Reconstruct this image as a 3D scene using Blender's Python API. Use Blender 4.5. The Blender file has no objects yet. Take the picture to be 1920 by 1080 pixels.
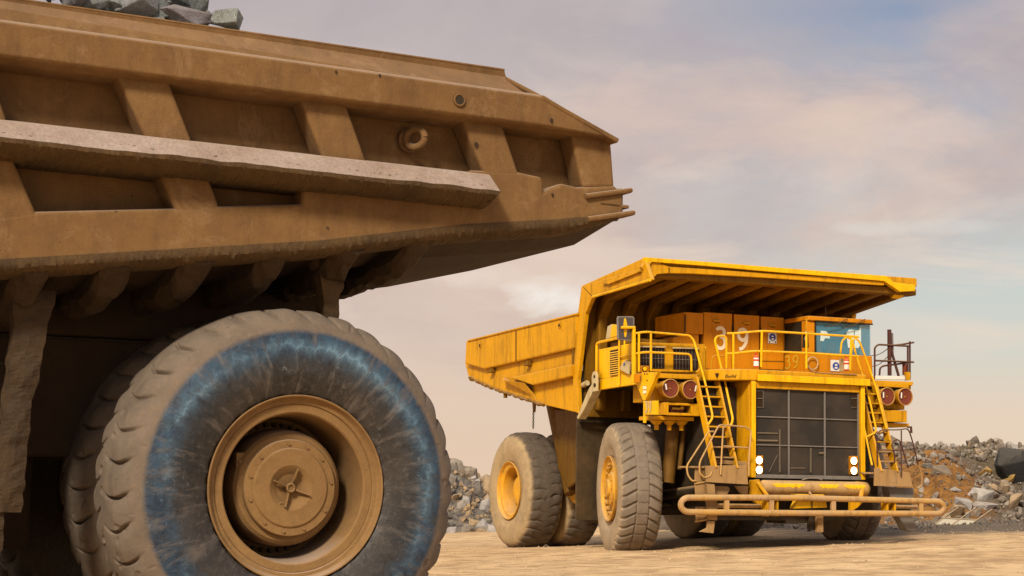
import bpy, bmesh, random
from math import *
from mathutils import Vector, Matrix, noise, Euler
random.seed(7)
sc = bpy.context.scene
COL = sc.collection

# ------------------------------------------------------------------ camera geometry
FPX, CX, CY, CAMH = 3200., 960., 540., 1.6
PITCH, ROLL = radians(6.47), radians(1.03)
FW = Vector((0, cos(PITCH), sin(PITCH))); UP0 = Vector((0, -sin(PITCH), cos(PITCH))); R0 = Vector((1, 0, 0))
RT = cos(ROLL)*R0 + sin(ROLL)*UP0
UP = -sin(ROLL)*R0 + cos(ROLL)*UP0
def ray(px, py): return FW + (px-CX)/FPX*RT + (CY-py)/FPX*UP
def atd(px, py, d):
    r = ray(px, py)*d; return Vector((r.x, r.y, r.z+CAMH))
cam_d = bpy.data.cameras.new('camera'); cam = bpy.data.objects.new('camera', cam_d); COL.objects.link(cam)
cam_d.sensor_width = 36; cam_d.lens = FPX/1920*36; cam_d.clip_start = .1; cam_d.clip_end = 9000
m3 = Matrix((RT, UP, -FW)).transposed()
cam.matrix_world = Matrix.Translation((0, 0, CAMH)) @ m3.to_4x4()
sc.camera = cam

class Fr:
    """a survey frame on the ground: a and b are horizontal axes of a truck, z is height"""
    def __init__(s, o, ea, eb): s.o = o; s.ea = ea; s.eb = eb
    def _hit(s, px, py, e, val):
        r = ray(px, py); k = (val + s.o[0]*e[0]+s.o[1]*e[1])/(r.x*e[0]+r.y*e[1])
        q = (r.x*k-s.o[0], r.y*k-s.o[1])
        return (q[0]*s.ea[0]+q[1]*s.ea[1], q[0]*s.eb[0]+q[1]*s.eb[1], CAMH+r.z*k)
    def A(s, px, py, a): return s._hit(px, py, s.ea, a)
    def B(s, px, py, b): return s._hit(px, py, s.eb, b)
TH, PH = radians(23), radians(28)
o = atd(1142, 916, 41.3); YF = Fr((o.x, o.y), (cos(TH), sin(TH)), (sin(TH), -cos(TH)))
o = atd(558, 915, 14.9);  NF = Fr((o.x, o.y), (cos(PH), sin(PH)), (sin(PH), -cos(PH)))

# ------------------------------------------------------------------ materials
def newmat(n):
    m = bpy.data.materials.new(n); m.use_nodes = True
    nt = m.node_tree; b = nt.nodes['Principled BSDF']; return m, nt, b
def N(nt, t, **k):
    n = nt.nodes.new(t)
    for a, v in k.items():
        if a.startswith('i_'): n.inputs[a[2:].replace('_', ' ')].default_value = v
        else: setattr(n, a, v)
    return n
def ramp(nt, fac, stops):
    r = nt.nodes.new('ShaderNodeValToRGB'); e = r.color_ramp.elements
    while len(e) < len(stops): e.new(.5)
    for el, (p, c) in zip(e, stops):
        el.position = p; el.color = (c, c, c, 1) if isinstance(c, (int, float)) else (*c, 1)
    nt.links.new(fac, r.inputs[0]); return r.outputs[0]
def mix(nt, fac, a, b, mode='MIX'):
    m = nt.nodes.new('ShaderNodeMix'); m.data_type = 'RGBA'; m.blend_type = mode
    for sock, v in ((m.inputs[0], fac), (m.inputs[6], a), (m.inputs[7], b)):
        if isinstance(v, (int, float)): sock.default_value = v
        elif isinstance(v, tuple): sock.default_value = (*v, 1)
        else: nt.links.new(v, sock)
    return m.outputs[2]
def math_(nt, op, a, b=None, c=None):
    m = nt.nodes.new('ShaderNodeMath'); m.operation = op
    for s, v in zip(m.inputs, (a, b, c)):
        if v is None: continue
        if isinstance(v, (int, float)): s.default_value = v
        else: nt.links.new(v, s)
    return m.outputs[0]
def noise_(nt, scale, detail=6, rough=.6, vec=None, dist=0):
    n = nt.nodes.new('ShaderNodeTexNoise'); n.inputs['Scale'].default_value = scale
    n.inputs['Detail'].default_value = detail; n.inputs['Roughness'].default_value = rough
    n.inputs['Distortion'].default_value = dist
    if vec is not None: nt.links.new(vec, n.inputs['Vector'])
    return n.outputs[0]
def objco(nt, scale=None):
    t = nt.nodes.new('ShaderNodeTexCoord'); v = t.outputs['Object']
    if scale:
        m = nt.nodes.new('ShaderNodeMapping'); m.inputs['Scale'].default_value = scale
        nt.links.new(v, m.inputs[0]); v = m.outputs[0]
    return v
def bump(nt, b, h, strength, dist=.02):
    n = nt.nodes.new('ShaderNodeBump'); n.inputs['Strength'].default_value = strength
    n.inputs['Distance'].default_value = dist
    nt.links.new(h, n.inputs['Height']); nt.links.new(n.outputs[0], b.inputs['Normal'])
def upmask(nt, lo=.3, hi=.9):
    g = nt.nodes.new('ShaderNodeNewGeometry'); s = nt.nodes.new('ShaderNodeSeparateXYZ')
    nt.links.new(g.outputs['Normal'], s.inputs[0]); return ramp(nt, s.outputs[2], [(lo, 0), (hi, 1)])
def paint(name, col, dust=(.36, .22, .10), dirt=(.05, .03, .015), dustamt=.5, dirtamt=.55, rough=.55, metal=0, bs=.25, streak=True):
    m, nt, b = newmat(name); co = objco(nt)
    n1 = noise_(nt, 1.3, 8, .65, co); n2 = noise_(nt, 9, 8, .7, co); n3 = noise_(nt, 60, 4, .7, co)
    st = noise_(nt, 5, 7, .7, objco(nt, (1, 1, .12)))
    c = mix(nt, math_(nt, 'MULTIPLY', ramp(nt, n1, [(.38, 0), (.72, 1)]), dustamt), col, dust)
    c = mix(nt, math_(nt, 'MULTIPLY', ramp(nt, st, [(.5, 0), (.72, 1)]), dirtamt if streak else 0), c, dirt)
    c = mix(nt, math_(nt, 'MULTIPLY', ramp(nt, n2, [(.56, 0), (.76, 1)]), dirtamt*.8), c, dirt)
    c = mix(nt, math_(nt, 'MULTIPLY', upmask(nt), .6), c, (.50, .33, .16))
    c = mix(nt, .16, c, ramp(nt, n3, [(.3, .1), (.7, 1)]), 'OVERLAY')
    # corner shade mixed into the colour, in the dirt tone
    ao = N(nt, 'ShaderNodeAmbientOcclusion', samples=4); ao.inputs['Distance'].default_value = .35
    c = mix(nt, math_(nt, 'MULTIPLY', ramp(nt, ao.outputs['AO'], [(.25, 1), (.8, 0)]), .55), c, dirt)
    nt.links.new(c, b.inputs['Base Color'])
    nt.links.new(ramp(nt, n2, [(.3, rough-.12), (.7, rough+.2)]), b.inputs['Roughness'])
    b.inputs['Metallic'].default_value = metal; b.inputs['Specular IOR Level'].default_value = .22
    bump(nt, b, math_(nt, 'ADD', math_(nt, 'MULTIPLY', n2, .6), math_(nt, 'MULTIPLY', n3, .25)), bs, .03)
    return m
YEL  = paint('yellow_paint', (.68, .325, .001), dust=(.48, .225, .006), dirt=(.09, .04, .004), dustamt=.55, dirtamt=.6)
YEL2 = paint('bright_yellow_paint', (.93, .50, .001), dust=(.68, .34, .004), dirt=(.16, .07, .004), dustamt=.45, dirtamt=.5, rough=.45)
DEEP = paint('deep_shade_yellow', (.13, .06, .006), dust=(.20, .10, .015), dirt=(.03, .015, .004), dustamt=.5, dirtamt=.7)  # shade beneath body and pods put into a deeper yellow
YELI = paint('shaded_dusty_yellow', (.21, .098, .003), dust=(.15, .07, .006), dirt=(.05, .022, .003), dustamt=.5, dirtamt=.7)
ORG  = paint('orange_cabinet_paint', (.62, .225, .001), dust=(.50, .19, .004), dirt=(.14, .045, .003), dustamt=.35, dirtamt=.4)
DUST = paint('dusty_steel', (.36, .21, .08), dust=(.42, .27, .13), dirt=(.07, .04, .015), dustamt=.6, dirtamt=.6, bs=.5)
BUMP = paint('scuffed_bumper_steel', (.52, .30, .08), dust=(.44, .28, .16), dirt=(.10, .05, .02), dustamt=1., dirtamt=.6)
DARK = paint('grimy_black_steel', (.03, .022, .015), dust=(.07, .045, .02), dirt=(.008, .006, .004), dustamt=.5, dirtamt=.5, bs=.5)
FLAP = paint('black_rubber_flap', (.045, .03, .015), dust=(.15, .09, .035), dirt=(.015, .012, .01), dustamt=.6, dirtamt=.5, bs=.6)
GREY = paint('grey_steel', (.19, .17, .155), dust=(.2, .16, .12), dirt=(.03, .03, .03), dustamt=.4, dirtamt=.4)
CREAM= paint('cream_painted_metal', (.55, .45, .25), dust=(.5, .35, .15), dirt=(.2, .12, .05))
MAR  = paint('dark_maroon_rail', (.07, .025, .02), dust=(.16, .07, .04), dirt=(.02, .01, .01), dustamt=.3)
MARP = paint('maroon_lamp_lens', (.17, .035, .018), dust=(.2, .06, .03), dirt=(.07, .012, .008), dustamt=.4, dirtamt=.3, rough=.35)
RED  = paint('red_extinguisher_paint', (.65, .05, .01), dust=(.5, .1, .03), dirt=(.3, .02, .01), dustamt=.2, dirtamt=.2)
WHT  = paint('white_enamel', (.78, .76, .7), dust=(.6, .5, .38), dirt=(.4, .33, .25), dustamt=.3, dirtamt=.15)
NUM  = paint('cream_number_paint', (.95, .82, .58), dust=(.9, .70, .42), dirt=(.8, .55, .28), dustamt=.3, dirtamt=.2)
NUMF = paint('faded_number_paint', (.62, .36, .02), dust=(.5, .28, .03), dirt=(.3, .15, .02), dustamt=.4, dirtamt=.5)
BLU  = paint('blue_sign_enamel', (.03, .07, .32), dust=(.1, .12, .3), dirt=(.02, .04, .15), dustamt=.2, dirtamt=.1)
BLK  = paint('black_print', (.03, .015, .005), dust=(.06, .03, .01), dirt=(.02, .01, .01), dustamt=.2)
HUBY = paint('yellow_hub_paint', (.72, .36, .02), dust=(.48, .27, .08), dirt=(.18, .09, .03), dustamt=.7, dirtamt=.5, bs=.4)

def mud(name, base, light, dark, spots=True, bs=.35, fine=140, up=(.62, .95)):
    m, nt, b = newmat(name); co = objco(nt)
    n1 = noise_(nt, .9, 8, .6, co); n2 = noise_(nt, 6, 9, .7, co); n3 = noise_(nt, fine, 3, .8, co)
    c = mix(nt, ramp(nt, n1, [(.3, 0), (.7, 1)]), base, light)
    c = mix(nt, math_(nt, 'MULTIPLY', ramp(nt, n2, [(.45, 0), (.75, 1)]), .45), c, dark)
    if spots:
        st = noise_(nt, 4, 8, .75, objco(nt, (1, 1, .16)))
        c = mix(nt, math_(nt, 'MULTIPLY', ramp(nt, st, [(.48, 0), (.68, 1)]), .38), c, dark)
        c = mix(nt, math_(nt, 'MULTIPLY', ramp(nt, noise_(nt, 2.4, 9, .8, co, .8), [(.54, 0), (.64, 1)]), .25), c, (.36, .23, .12))
        v = N(nt, 'ShaderNodeTexVoronoi'); v.inputs['Scale'].default_value = 4.2; v.inputs['Randomness'].default_value = 1
        w = noise_(nt, 22, 3, .6, co)
        nt.links.new(co, v.inputs['Vector'])
        dd = math_(nt, 'ADD', v.outputs['Distance'], math_(nt, 'MULTIPLY', w, .12))
        rnd = N(nt, 'ShaderNodeSeparateColor'); nt.links.new(v.outputs['Color'], rnd.inputs[0])
        thr = math_(nt, 'MULTIPLY', rnd.outputs[0], .17)
        c = mix(nt, math_(nt, 'MULTIPLY', ramp(nt, math_(nt, 'SUBTRACT', math_(nt, 'ADD', thr, .0), dd), [(0., 0), (.03, 1)]), .75), c, tuple(x*.55 for x in dark))
        v2 = N(nt, 'ShaderNodeTexVoronoi'); v2.inputs['Scale'].default_value = 17
        nt.links.new(co, v2.inputs['Vector'])
        r2 = N(nt, 'ShaderNodeSeparateColor'); nt.links.new(v2.outputs['Color'], r2.inputs[0])
        c = mix(nt, math_(nt, 'MULTIPLY', ramp(nt, math_(nt, 'SUBTRACT', math_(nt, 'MULTIPLY', r2.outputs[1], .16), v2.outputs['Distance']), [(0., 0), (.03, 1)]), .35), c, dark)
    c = mix(nt, .35, c, ramp(nt, n3, [(.3, .15), (.7, .95)]), 'OVERLAY')
    c = mix(nt, math_(nt, 'MULTIPLY', upmask(nt, up[0], up[1]), .7), c, (.46, .34, .26))
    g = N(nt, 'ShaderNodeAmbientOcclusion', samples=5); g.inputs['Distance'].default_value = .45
    c = mix(nt, math_(nt, 'MULTIPLY', ramp(nt, g.outputs['AO'], [(.2, 1), (.85, 0)]), .5), c, tuple(x*.45 for x in dark))  # recess shade from occlusion darkens the mud colour
    nt.links.new(c, b.inputs['Base Color']); b.inputs['Roughness'].default_value = .85
    bump(nt, b, math_(nt, 'ADD', n2, math_(nt, 'MULTIPLY', n3, .22)), bs, .02)
    return m
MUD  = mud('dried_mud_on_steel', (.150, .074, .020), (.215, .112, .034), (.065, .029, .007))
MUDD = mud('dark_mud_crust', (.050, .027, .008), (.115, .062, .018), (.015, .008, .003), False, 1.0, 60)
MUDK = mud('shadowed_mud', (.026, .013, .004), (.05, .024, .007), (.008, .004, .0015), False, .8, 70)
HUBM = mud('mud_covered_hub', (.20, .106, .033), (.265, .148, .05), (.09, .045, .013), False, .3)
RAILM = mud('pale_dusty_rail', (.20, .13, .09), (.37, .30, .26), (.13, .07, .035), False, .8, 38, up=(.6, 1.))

MUDR = mud('shadowed_rib_mud', (.030, .016, .005), (.065, .034, .010), (.010, .005, .002), False, 1.0, 50)  # underbody shade put into a darker copy of the mud
def tyre_mat(name, tread, side, clean=None, R=1.6, dark=(.03, .025, .02)):
    m, nt, b = newmat(name); co = objco(nt)
    s = N(nt, 'ShaderNodeSeparateXYZ'); nt.links.new(co, s.inputs[0])
    rr = math_(nt, 'SQRT', math_(nt, 'ADD', math_(nt, 'MULTIPLY', s.outputs[0], s.outputs[0]), math_(nt, 'MULTIPLY', s.outputs[2], s.outputs[2])))
    n1 = noise_(nt, 3, 8, .65, co); n2 = noise_(nt, 18, 8, .7, co); n3 = noise_(nt, 90, 3, .7, co)
    wob = math_(nt, 'ADD', rr, math_(nt, 'MULTIPLY', math_(nt, 'SUBTRACT', n1, .5), .10))
    istread = ramp(nt, math_(nt, 'DIVIDE', wob, R), [(.90, 0), (.955, 1)])
    c = mix(nt, istread, side, tread)
    c = mix(nt, math_(nt, 'MULTIPLY', ramp(nt, n1, [(.42, 0), (.75, 1)]), .45), c, dark)
    c = mix(nt, math_(nt, 'MULTIPLY', ramp(nt, noise_(nt, 26, 4, .6, co), [(.62, 0), (.70, 1)]), .4), c, dark)
    c = mix(nt, math_(nt, 'MULTIPLY', ramp(nt, n2, [(.5, 0), (.8, 1)]), .35), c, (.3, .19, .10))
    rough = .85
    if clean:
        # wiped bare rubber with sky reflection painted in blue on the outer sidewall, only where the face looks outwards (-Y)
        edge = math_(nt, 'ADD', rr, math_(nt, 'MULTIPLY', math_(nt, 'SUBTRACT', n2, .5), .02))
        band = ramp(nt, math_(nt, 'DIVIDE', edge, R), [(.845, 1), (.872, 0)])
        outer = ramp(nt, math_(nt, 'MULTIPLY', s.outputs[1], -1), [(.15, 0), (.22, 1)])
        msk = math_(nt, 'MULTIPLY', band, outer)
        base = mix(nt, ramp(nt, n1, [(.35, 0), (.65, 1)]), (.011, .010, .010), (.042, .033, .027))
        base = mix(nt, math_(nt, 'MULTIPLY', ramp(nt, n2, [(.5, 0), (.8, 1)]), .5), base, (.12, .09, .07))
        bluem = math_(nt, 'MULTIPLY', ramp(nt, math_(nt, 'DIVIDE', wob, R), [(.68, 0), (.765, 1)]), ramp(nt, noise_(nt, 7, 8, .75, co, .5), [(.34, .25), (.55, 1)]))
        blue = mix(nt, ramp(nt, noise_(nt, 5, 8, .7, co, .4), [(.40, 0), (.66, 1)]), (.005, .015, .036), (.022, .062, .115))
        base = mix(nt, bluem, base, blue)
        ang = math_(nt, 'ARCTAN2', s.outputs[2], s.outputs[0])
        def polar(ka, kr, seed, sc_, det, dist=0):
            cb = N(nt, 'ShaderNodeCombineXYZ'); cb.inputs[2].default_value = seed
            # use the rim direction (cos, sin) so that the pattern has no seam
            ca = math_(nt, 'MULTIPLY', math_(nt, 'DIVIDE', s.outputs[0], rr), ka); sa = math_(nt, 'MULTIPLY', math_(nt, 'DIVIDE', s.outputs[2], rr), ka)
            nt.links.new(ca, cb.inputs[0]); nt.links.new(math_(nt, 'ADD', sa, 0), cb.inputs[1]); nt.links.new(math_(nt, 'ADD', math_(nt, 'MULTIPLY', rr, kr), seed), cb.inputs[2])
            return noise_(nt, sc_, det, .7, cb.outputs[0], dist)
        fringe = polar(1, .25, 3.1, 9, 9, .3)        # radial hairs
        arc = polar(1, .6, 9.7, 1.3, 4)               # where round the wheel the painted highlight lies
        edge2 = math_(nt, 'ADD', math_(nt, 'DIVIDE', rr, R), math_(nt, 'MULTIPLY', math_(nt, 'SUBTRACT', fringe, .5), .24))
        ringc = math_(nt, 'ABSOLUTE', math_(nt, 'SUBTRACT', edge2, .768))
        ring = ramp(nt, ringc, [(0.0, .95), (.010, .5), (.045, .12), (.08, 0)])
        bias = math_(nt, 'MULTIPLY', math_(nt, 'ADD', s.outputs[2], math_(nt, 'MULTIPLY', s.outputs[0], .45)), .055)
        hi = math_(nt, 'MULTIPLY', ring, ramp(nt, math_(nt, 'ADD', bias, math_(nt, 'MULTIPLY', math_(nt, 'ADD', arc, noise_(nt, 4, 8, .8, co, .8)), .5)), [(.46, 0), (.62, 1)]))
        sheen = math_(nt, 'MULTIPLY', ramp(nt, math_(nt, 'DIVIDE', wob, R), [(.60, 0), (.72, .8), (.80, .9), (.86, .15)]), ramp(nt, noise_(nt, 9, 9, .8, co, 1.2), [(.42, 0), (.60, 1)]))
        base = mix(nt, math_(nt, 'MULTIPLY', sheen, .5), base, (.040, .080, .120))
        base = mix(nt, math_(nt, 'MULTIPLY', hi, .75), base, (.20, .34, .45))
        base = mix(nt, math_(nt, 'MULTIPLY', ramp(nt, fringe, [(.52, 0), (.66, 1)]), .5), base, (.17, .14, .12))
        scr = N(nt, 'ShaderNodeTexNoise'); scr.inputs['Scale'].default_value = 2.2; scr.inputs['Detail'].default_value = 3; scr.inputs['Distortion'].default_value = .5
        nt.links.new(co, scr.inputs['Vector'])
        fr_ = math_(nt, 'ABSOLUTE', math_(nt, 'SUBTRACT', math_(nt, 'FRACT', math_(nt, 'MULTIPLY', scr.outputs[0], 13)), .5))
        base = mix(nt, math_(nt, 'MULTIPLY', math_(nt, 'MULTIPLY', ramp(nt, fr_, [(0., 1), (.02, 0)]), ramp(nt, n2, [(.5, 0), (.6, 1)])), .45), base, (.30, .34, .36))
        c = mix(nt, msk, c, base)
        nt.links.new(math_(nt, 'SUBTRACT', .85, math_(nt, 'MULTIPLY', msk, .38)), b.inputs['Roughness'])
    else: b.inputs['Roughness'].default_value = rough
    nt.links.new(c, b.inputs['Base Color'])
    bump(nt, b, math_(nt, 'ADD', n2, math_(nt, 'MULTIPLY', n3, .35)), .45, .015)
    return m
TYN = tyre_mat('worn_dusty_tyre_rubber', (.155, .118, .088), (.165, .122, .088), True)
TYF = tyre_mat('dusty_lugged_tyre_rubber', (.215, .168, .122), (.40, .30, .185))
TYR = tyre_mat('smooth_worn_tyre_rubber', (.09, .066, .046), (.42, .30, .155))
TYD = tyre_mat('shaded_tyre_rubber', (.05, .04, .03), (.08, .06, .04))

def emit(name, col, s):
    m, nt, b = newmat(name); b.inputs['Base Color'].default_value = (*col, 1)
    b.inputs['Emission Color'].default_value = (*col, 1); b.inputs['Emission Strength'].default_value = s; return m
LAMP = emit('lit_headlamp_lens', (1, .80, .50), 9)
m, nt, b = newmat('cab_window_glass'); GLASS = m
b.inputs['Base Color'].default_value = (.10, .30, .42, 1); b.inputs['Roughness'].default_value = .06
b.inputs['Alpha'].default_value = .42; b.inputs['Specular IOR Level'].default_value = .8
m, nt, b = newmat('radiator_mesh'); MESH = m
co = objco(nt, (1, 1, 1)); w = N(nt, 'ShaderNodeTexWave', wave_type='BANDS', bands_direction='Z'); w.inputs['Scale'].default_value = 14
nt.links.new(co, w.inputs['Vector'])
c = mix(nt, ramp(nt, w.outputs[0], [(.3, 0), (.7, 1)]), (.009, .0065, .0045), (.030, .021, .014))
c = mix(nt, ramp(nt, noise_(nt, 1.1, 6, .6, co), [(.4, 0), (.7, .8)]), c, (.058, .040, .025))
nt.links.new(c, b.inputs['Base Color']); b.inputs['Roughness'].default_value = .75
m, nt, b = newmat('mirror_glass'); MIRR = m
b.inputs['Base Color'].default_value = (.12, .10, .10, 1); b.inputs['Metallic'].default_value = .6; b.inputs['Roughness'].default_value = .35

def rockmat(name, cols, world=False, bs=.6, lt=1.):
    m, nt, b = newmat(name); co = objco(nt)
    oi = N(nt, 'ShaderNodeObjectInfo')
    c = ramp(nt, oi.outputs['Random'], [(i/max(1, len(cols)-1), c) for i, c in enumerate(cols)])
    n1 = noise_(nt, 2.2, 8, .65, co); n2 = noise_(nt, 12, 8, .7, co)
    c = mix(nt, math_(nt, 'MULTIPLY', ramp(nt, n1, [(.4, 0), (.7, 1)]), .6), c, (.07*lt, .06*lt, .05*lt))
    c = mix(nt, math_(nt, 'MULTIPLY', ramp(nt, n2, [(.5, 0), (.8, 1)]), .5*lt), c, (.42, .36, .30))
    c = mix(nt, math_(nt, 'MULTIPLY', upmask(nt, .4, 1.), .35*(.3+.7*lt)), c, (.42, .34, .24))
    nt.links.new(c, b.inputs['Base Color']); b.inputs['Roughness'].default_value = .88
    bump(nt, b, n2, bs, .05); return m
ROCK = rockmat('grey_blasted_rock', [(.17, .14, .115), (.28, .23, .18), (.10, .085, .07), (.36, .31, .26), (.28, .19, .11), (.13, .11, .09)], bs=1.)
ROCKB = rockmat('blue_grey_ore_rock', [(.24, .29, .30), (.34, .38, .38), (.28, .25, .29), (.42, .45, .42)], bs=1.)
ROCKL = rockmat('pale_rock', [(.42, .38, .35), (.36, .33, .31)])
ROCKY = rockmat('ochre_rock', [(.50, .27, .03), (.42, .24, .05)])
ROCKK = rockmat('black_rock', [(.018, .016, .014), (.022, .02, .018)], lt=.15, bs=1.)
ROCKO = rockmat('tan_rock', [(.40, .26, .13), (.34, .24, .14)])

# ------------------------------------------------------------------ mesh building
class MB:
    """collects geometry in truck coordinates (a right along, b towards viewer, z up)"""
    def __init__(s): s.v = []; s.f = []; s.sm = []
    def add(s, vs, fs, smooth=False):
        n = len(s.v); s.v += [(p[0], -p[1], p[2]) for p in vs]
        s.f += [tuple(i+n for i in f) for f in fs]; s.sm += [smooth]*len(fs); return s
    def box(s, a0, a1, b0, b1, z0, z1):
        vs = [(a, b, z) for z in (z0, z1) for b in (b0, b1) for a in (a0, a1)]
        return s.add(vs, [(0, 1, 3, 2), (4, 6, 7, 5), (0, 4, 5, 1), (2, 3, 7, 6), (0, 2, 6, 4), (1, 5, 7, 3)])
    def prism(s, pts, off):
        n = len(pts); q = [tuple(p[i]+off[i] for i in range(3)) for p in pts]
        fs = [tuple(range(n)), tuple(range(2*n-1, n-1, -1))]+[(i, (i+1) % n, n+(i+1) % n, n+i) for i in range(n)]
        return s.add(list(pts)+q, fs)
    def sweep(s, sec0, sec1, cap=True):
        n = len(sec0); fs = [(i, (i+1) % n, n+(i+1) % n, n+i) for i in range(n)]
        if cap: fs += [tuple(range(n)), tuple(range(2*n-1, n-1, -1))]
        return s.add(list(sec0)+list(sec1), fs)
    def loft(s, secs, closed=True, smooth=False):
        n = len(secs[0]); vs = [p for q in secs for p in q]; fs = []
        for k in range(len(secs)-1):
            for i in range(n if closed else n-1):
                j = (i+1) % n; fs.append((k*n+i, k*n+j, (k+1)*n+j, (k+1)*n+i))
        if closed: fs += [tuple(range(n)), tuple((len(secs)-1)*n+i for i in range(n-1, -1, -1))]
        return s.add(vs, fs, smooth)
    def tube(s, pts, r, seg=10, rf=None, bend=0):
        P = [Vector(p) for p in pts]
        if bend:
            Q = [P[0]]
            for i in range(1, len(P)-1):
                a, c = P[i-1]-P[i], P[i+1]-P[i]; d = min(bend, a.length*.45, c.length*.45)
                p0 = P[i]+a.normalized()*d; p1 = P[i]+c.normalized()*d
                for k in range(6):
                    t = k/5; Q.append((1-t)**2*p0+2*t*(1-t)*P[i]+t*t*p1)
            P = Q+[P[-1]]
        secs = []; ref = None
        for i, p in enumerate(P):
            d = (P[min(i+1, len(P)-1)]-P[max(i-1, 0)]).normalized()
            if ref is None: ref = Vector((0, 0, 1)) if abs(d.z) < .9 else Vector((1, 0, 0))
            x = d.cross(ref).normalized(); y = x.cross(d); ref = y
            rr = r if rf is None else r*rf(i, p)
            ring = []
            for k in range(seg):
                q = 2*pi*k/seg; v = p+(x*cos(q)+y*sin(q))*rr
                if rf is not None: v = v + (x*cos(q)+y*sin(q))*r*.9*noise.noise(v*7)
                ring.append(tuple(v))
            secs.append(ring)
        return s.loft(secs, True, True)
    def cyl(s, p0, p1, r, seg=24, r1=None):
        P0, P1 = Vector(p0), Vector(p1); d = (P1-P0).normalized()
        ref = Vector((0, 0, 1)) if abs(d.z) < .9 else Vector((1, 0, 0)); x = d.cross(ref).normalized(); y = x.cross(d)
        r1 = r if r1 is None else r1
        A = [tuple(P0+(x*cos(2*pi*k/seg)+y*sin(2*pi*k/seg))*r) for k in range(seg)]
        B = [tuple(P1+(x*cos(2*pi*k/seg)+y*sin(2*pi*k/seg))*r1) for k in range(seg)]
        n = seg; s.add(A+B, [(i, (i+1) % n, n+(i+1) % n, n+i) for i in range(n)], True)
        s.add(A, [tuple(range(n))]); s.add(B, [tuple(range(n))]); return s
    def lathe(s, prof, c=(0, 0, 0), seg=64, axis='b'):
        """prof: (outward, radius)"""
        secs = []
        for (y, r) in prof:
            secs.append([(c[0]+r*cos(2*pi*k/seg), c[1]+y, c[2]+r*sin(2*pi*k/seg)) for k in range(seg)])
        n = seg; vs = [p for q in secs for p in q]; fs = []
        for k in range(len(secs)-1):
            for i in range(n): fs.append((k*n+i, k*n+(i+1) % n, (k+1)*n+(i+1) % n, (k+1)*n+i))
        s.add(vs, fs, True)
        if prof[-1][1] > 1e-4: pass
        return s
    def build(s, name, mat, parent=None, bevel=0, seg=2, weld=True, loc=None, rot=None, ang=35):
        me = bpy.data.meshes.new(name); me.from_pydata(s.v, [], s.f)
        for p, q in zip(me.polygons, s.sm): p.use_smooth = q
        bm = bmesh.new(); bm.from_mesh(me)
        if weld: bmesh.ops.remove_doubles(bm, verts=bm.verts, dist=1e-5)
        bmesh.ops.recalc_face_normals(bm, faces=bm.faces); bm.to_mesh(me); bm.free()
        ob = bpy.data.objects.new(name, me); COL.objects.link(ob); me.materials.append(mat)
        if parent: ob.parent = parent
        if loc: ob.location = loc
        if rot: ob.rotation_euler = rot
        if any(s.sm): 
            try: me.set_sharp_from_angle(angle=radians(ang))
            except Exception: pass
        if bevel:
            md = ob.modifiers.new('edge_round', 'BEVEL'); md.width = bevel; md.segments = seg; md.limit_method = 'ANGLE'; md.angle_limit = radians(30)
            md.harden_normals = False
        return ob
def tag(o, label=None, cat=None, group=None, kind=None):
    if label: o['label'] = label
    if cat: o['category'] = cat
    if group: o['group'] = group
    if kind: o['kind'] = kind
    return o
def empty(name, loc, rz, label, cat, group=None):
    e = bpy.data.objects.new(name, None); COL.objects.link(e); e.location = loc; e.rotation_euler = (0, 0, rz)
    e.empty_display_size = .3
    return tag(e, label, cat, group)
def text(body, name, mat, parent, loc, height, rot, bold=.0, shear=0, sx=1, depth=.004):
    cu = bpy.data.curves.new(name, 'FONT'); cu.body = body; cu.size = height*1.38; cu.offset = bold; cu.extrude = depth
    cu.shear = shear; cu.align_x = 'CENTER'; cu.align_y = 'CENTER'
    t = bpy.data.objects.new(name, cu); COL.objects.link(t)
    bpy.context.view_layer.update(); dg = bpy.context.evaluated_depsgraph_get()
    me = bpy.data.meshes.new_from_object(t.evaluated_get(dg)); me.materials.clear(); me.materials.append(mat)
    bpy.data.objects.remove(t); bpy.data.curves.remove(cu)
    ob = bpy.data.objects.new(name, me); COL.objects.link(ob); ob.parent = parent
    ob.location = (loc[0], -loc[1], loc[2]); ob.rotation_euler = rot; ob.scale = (sx, 1, 1); return ob

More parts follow.
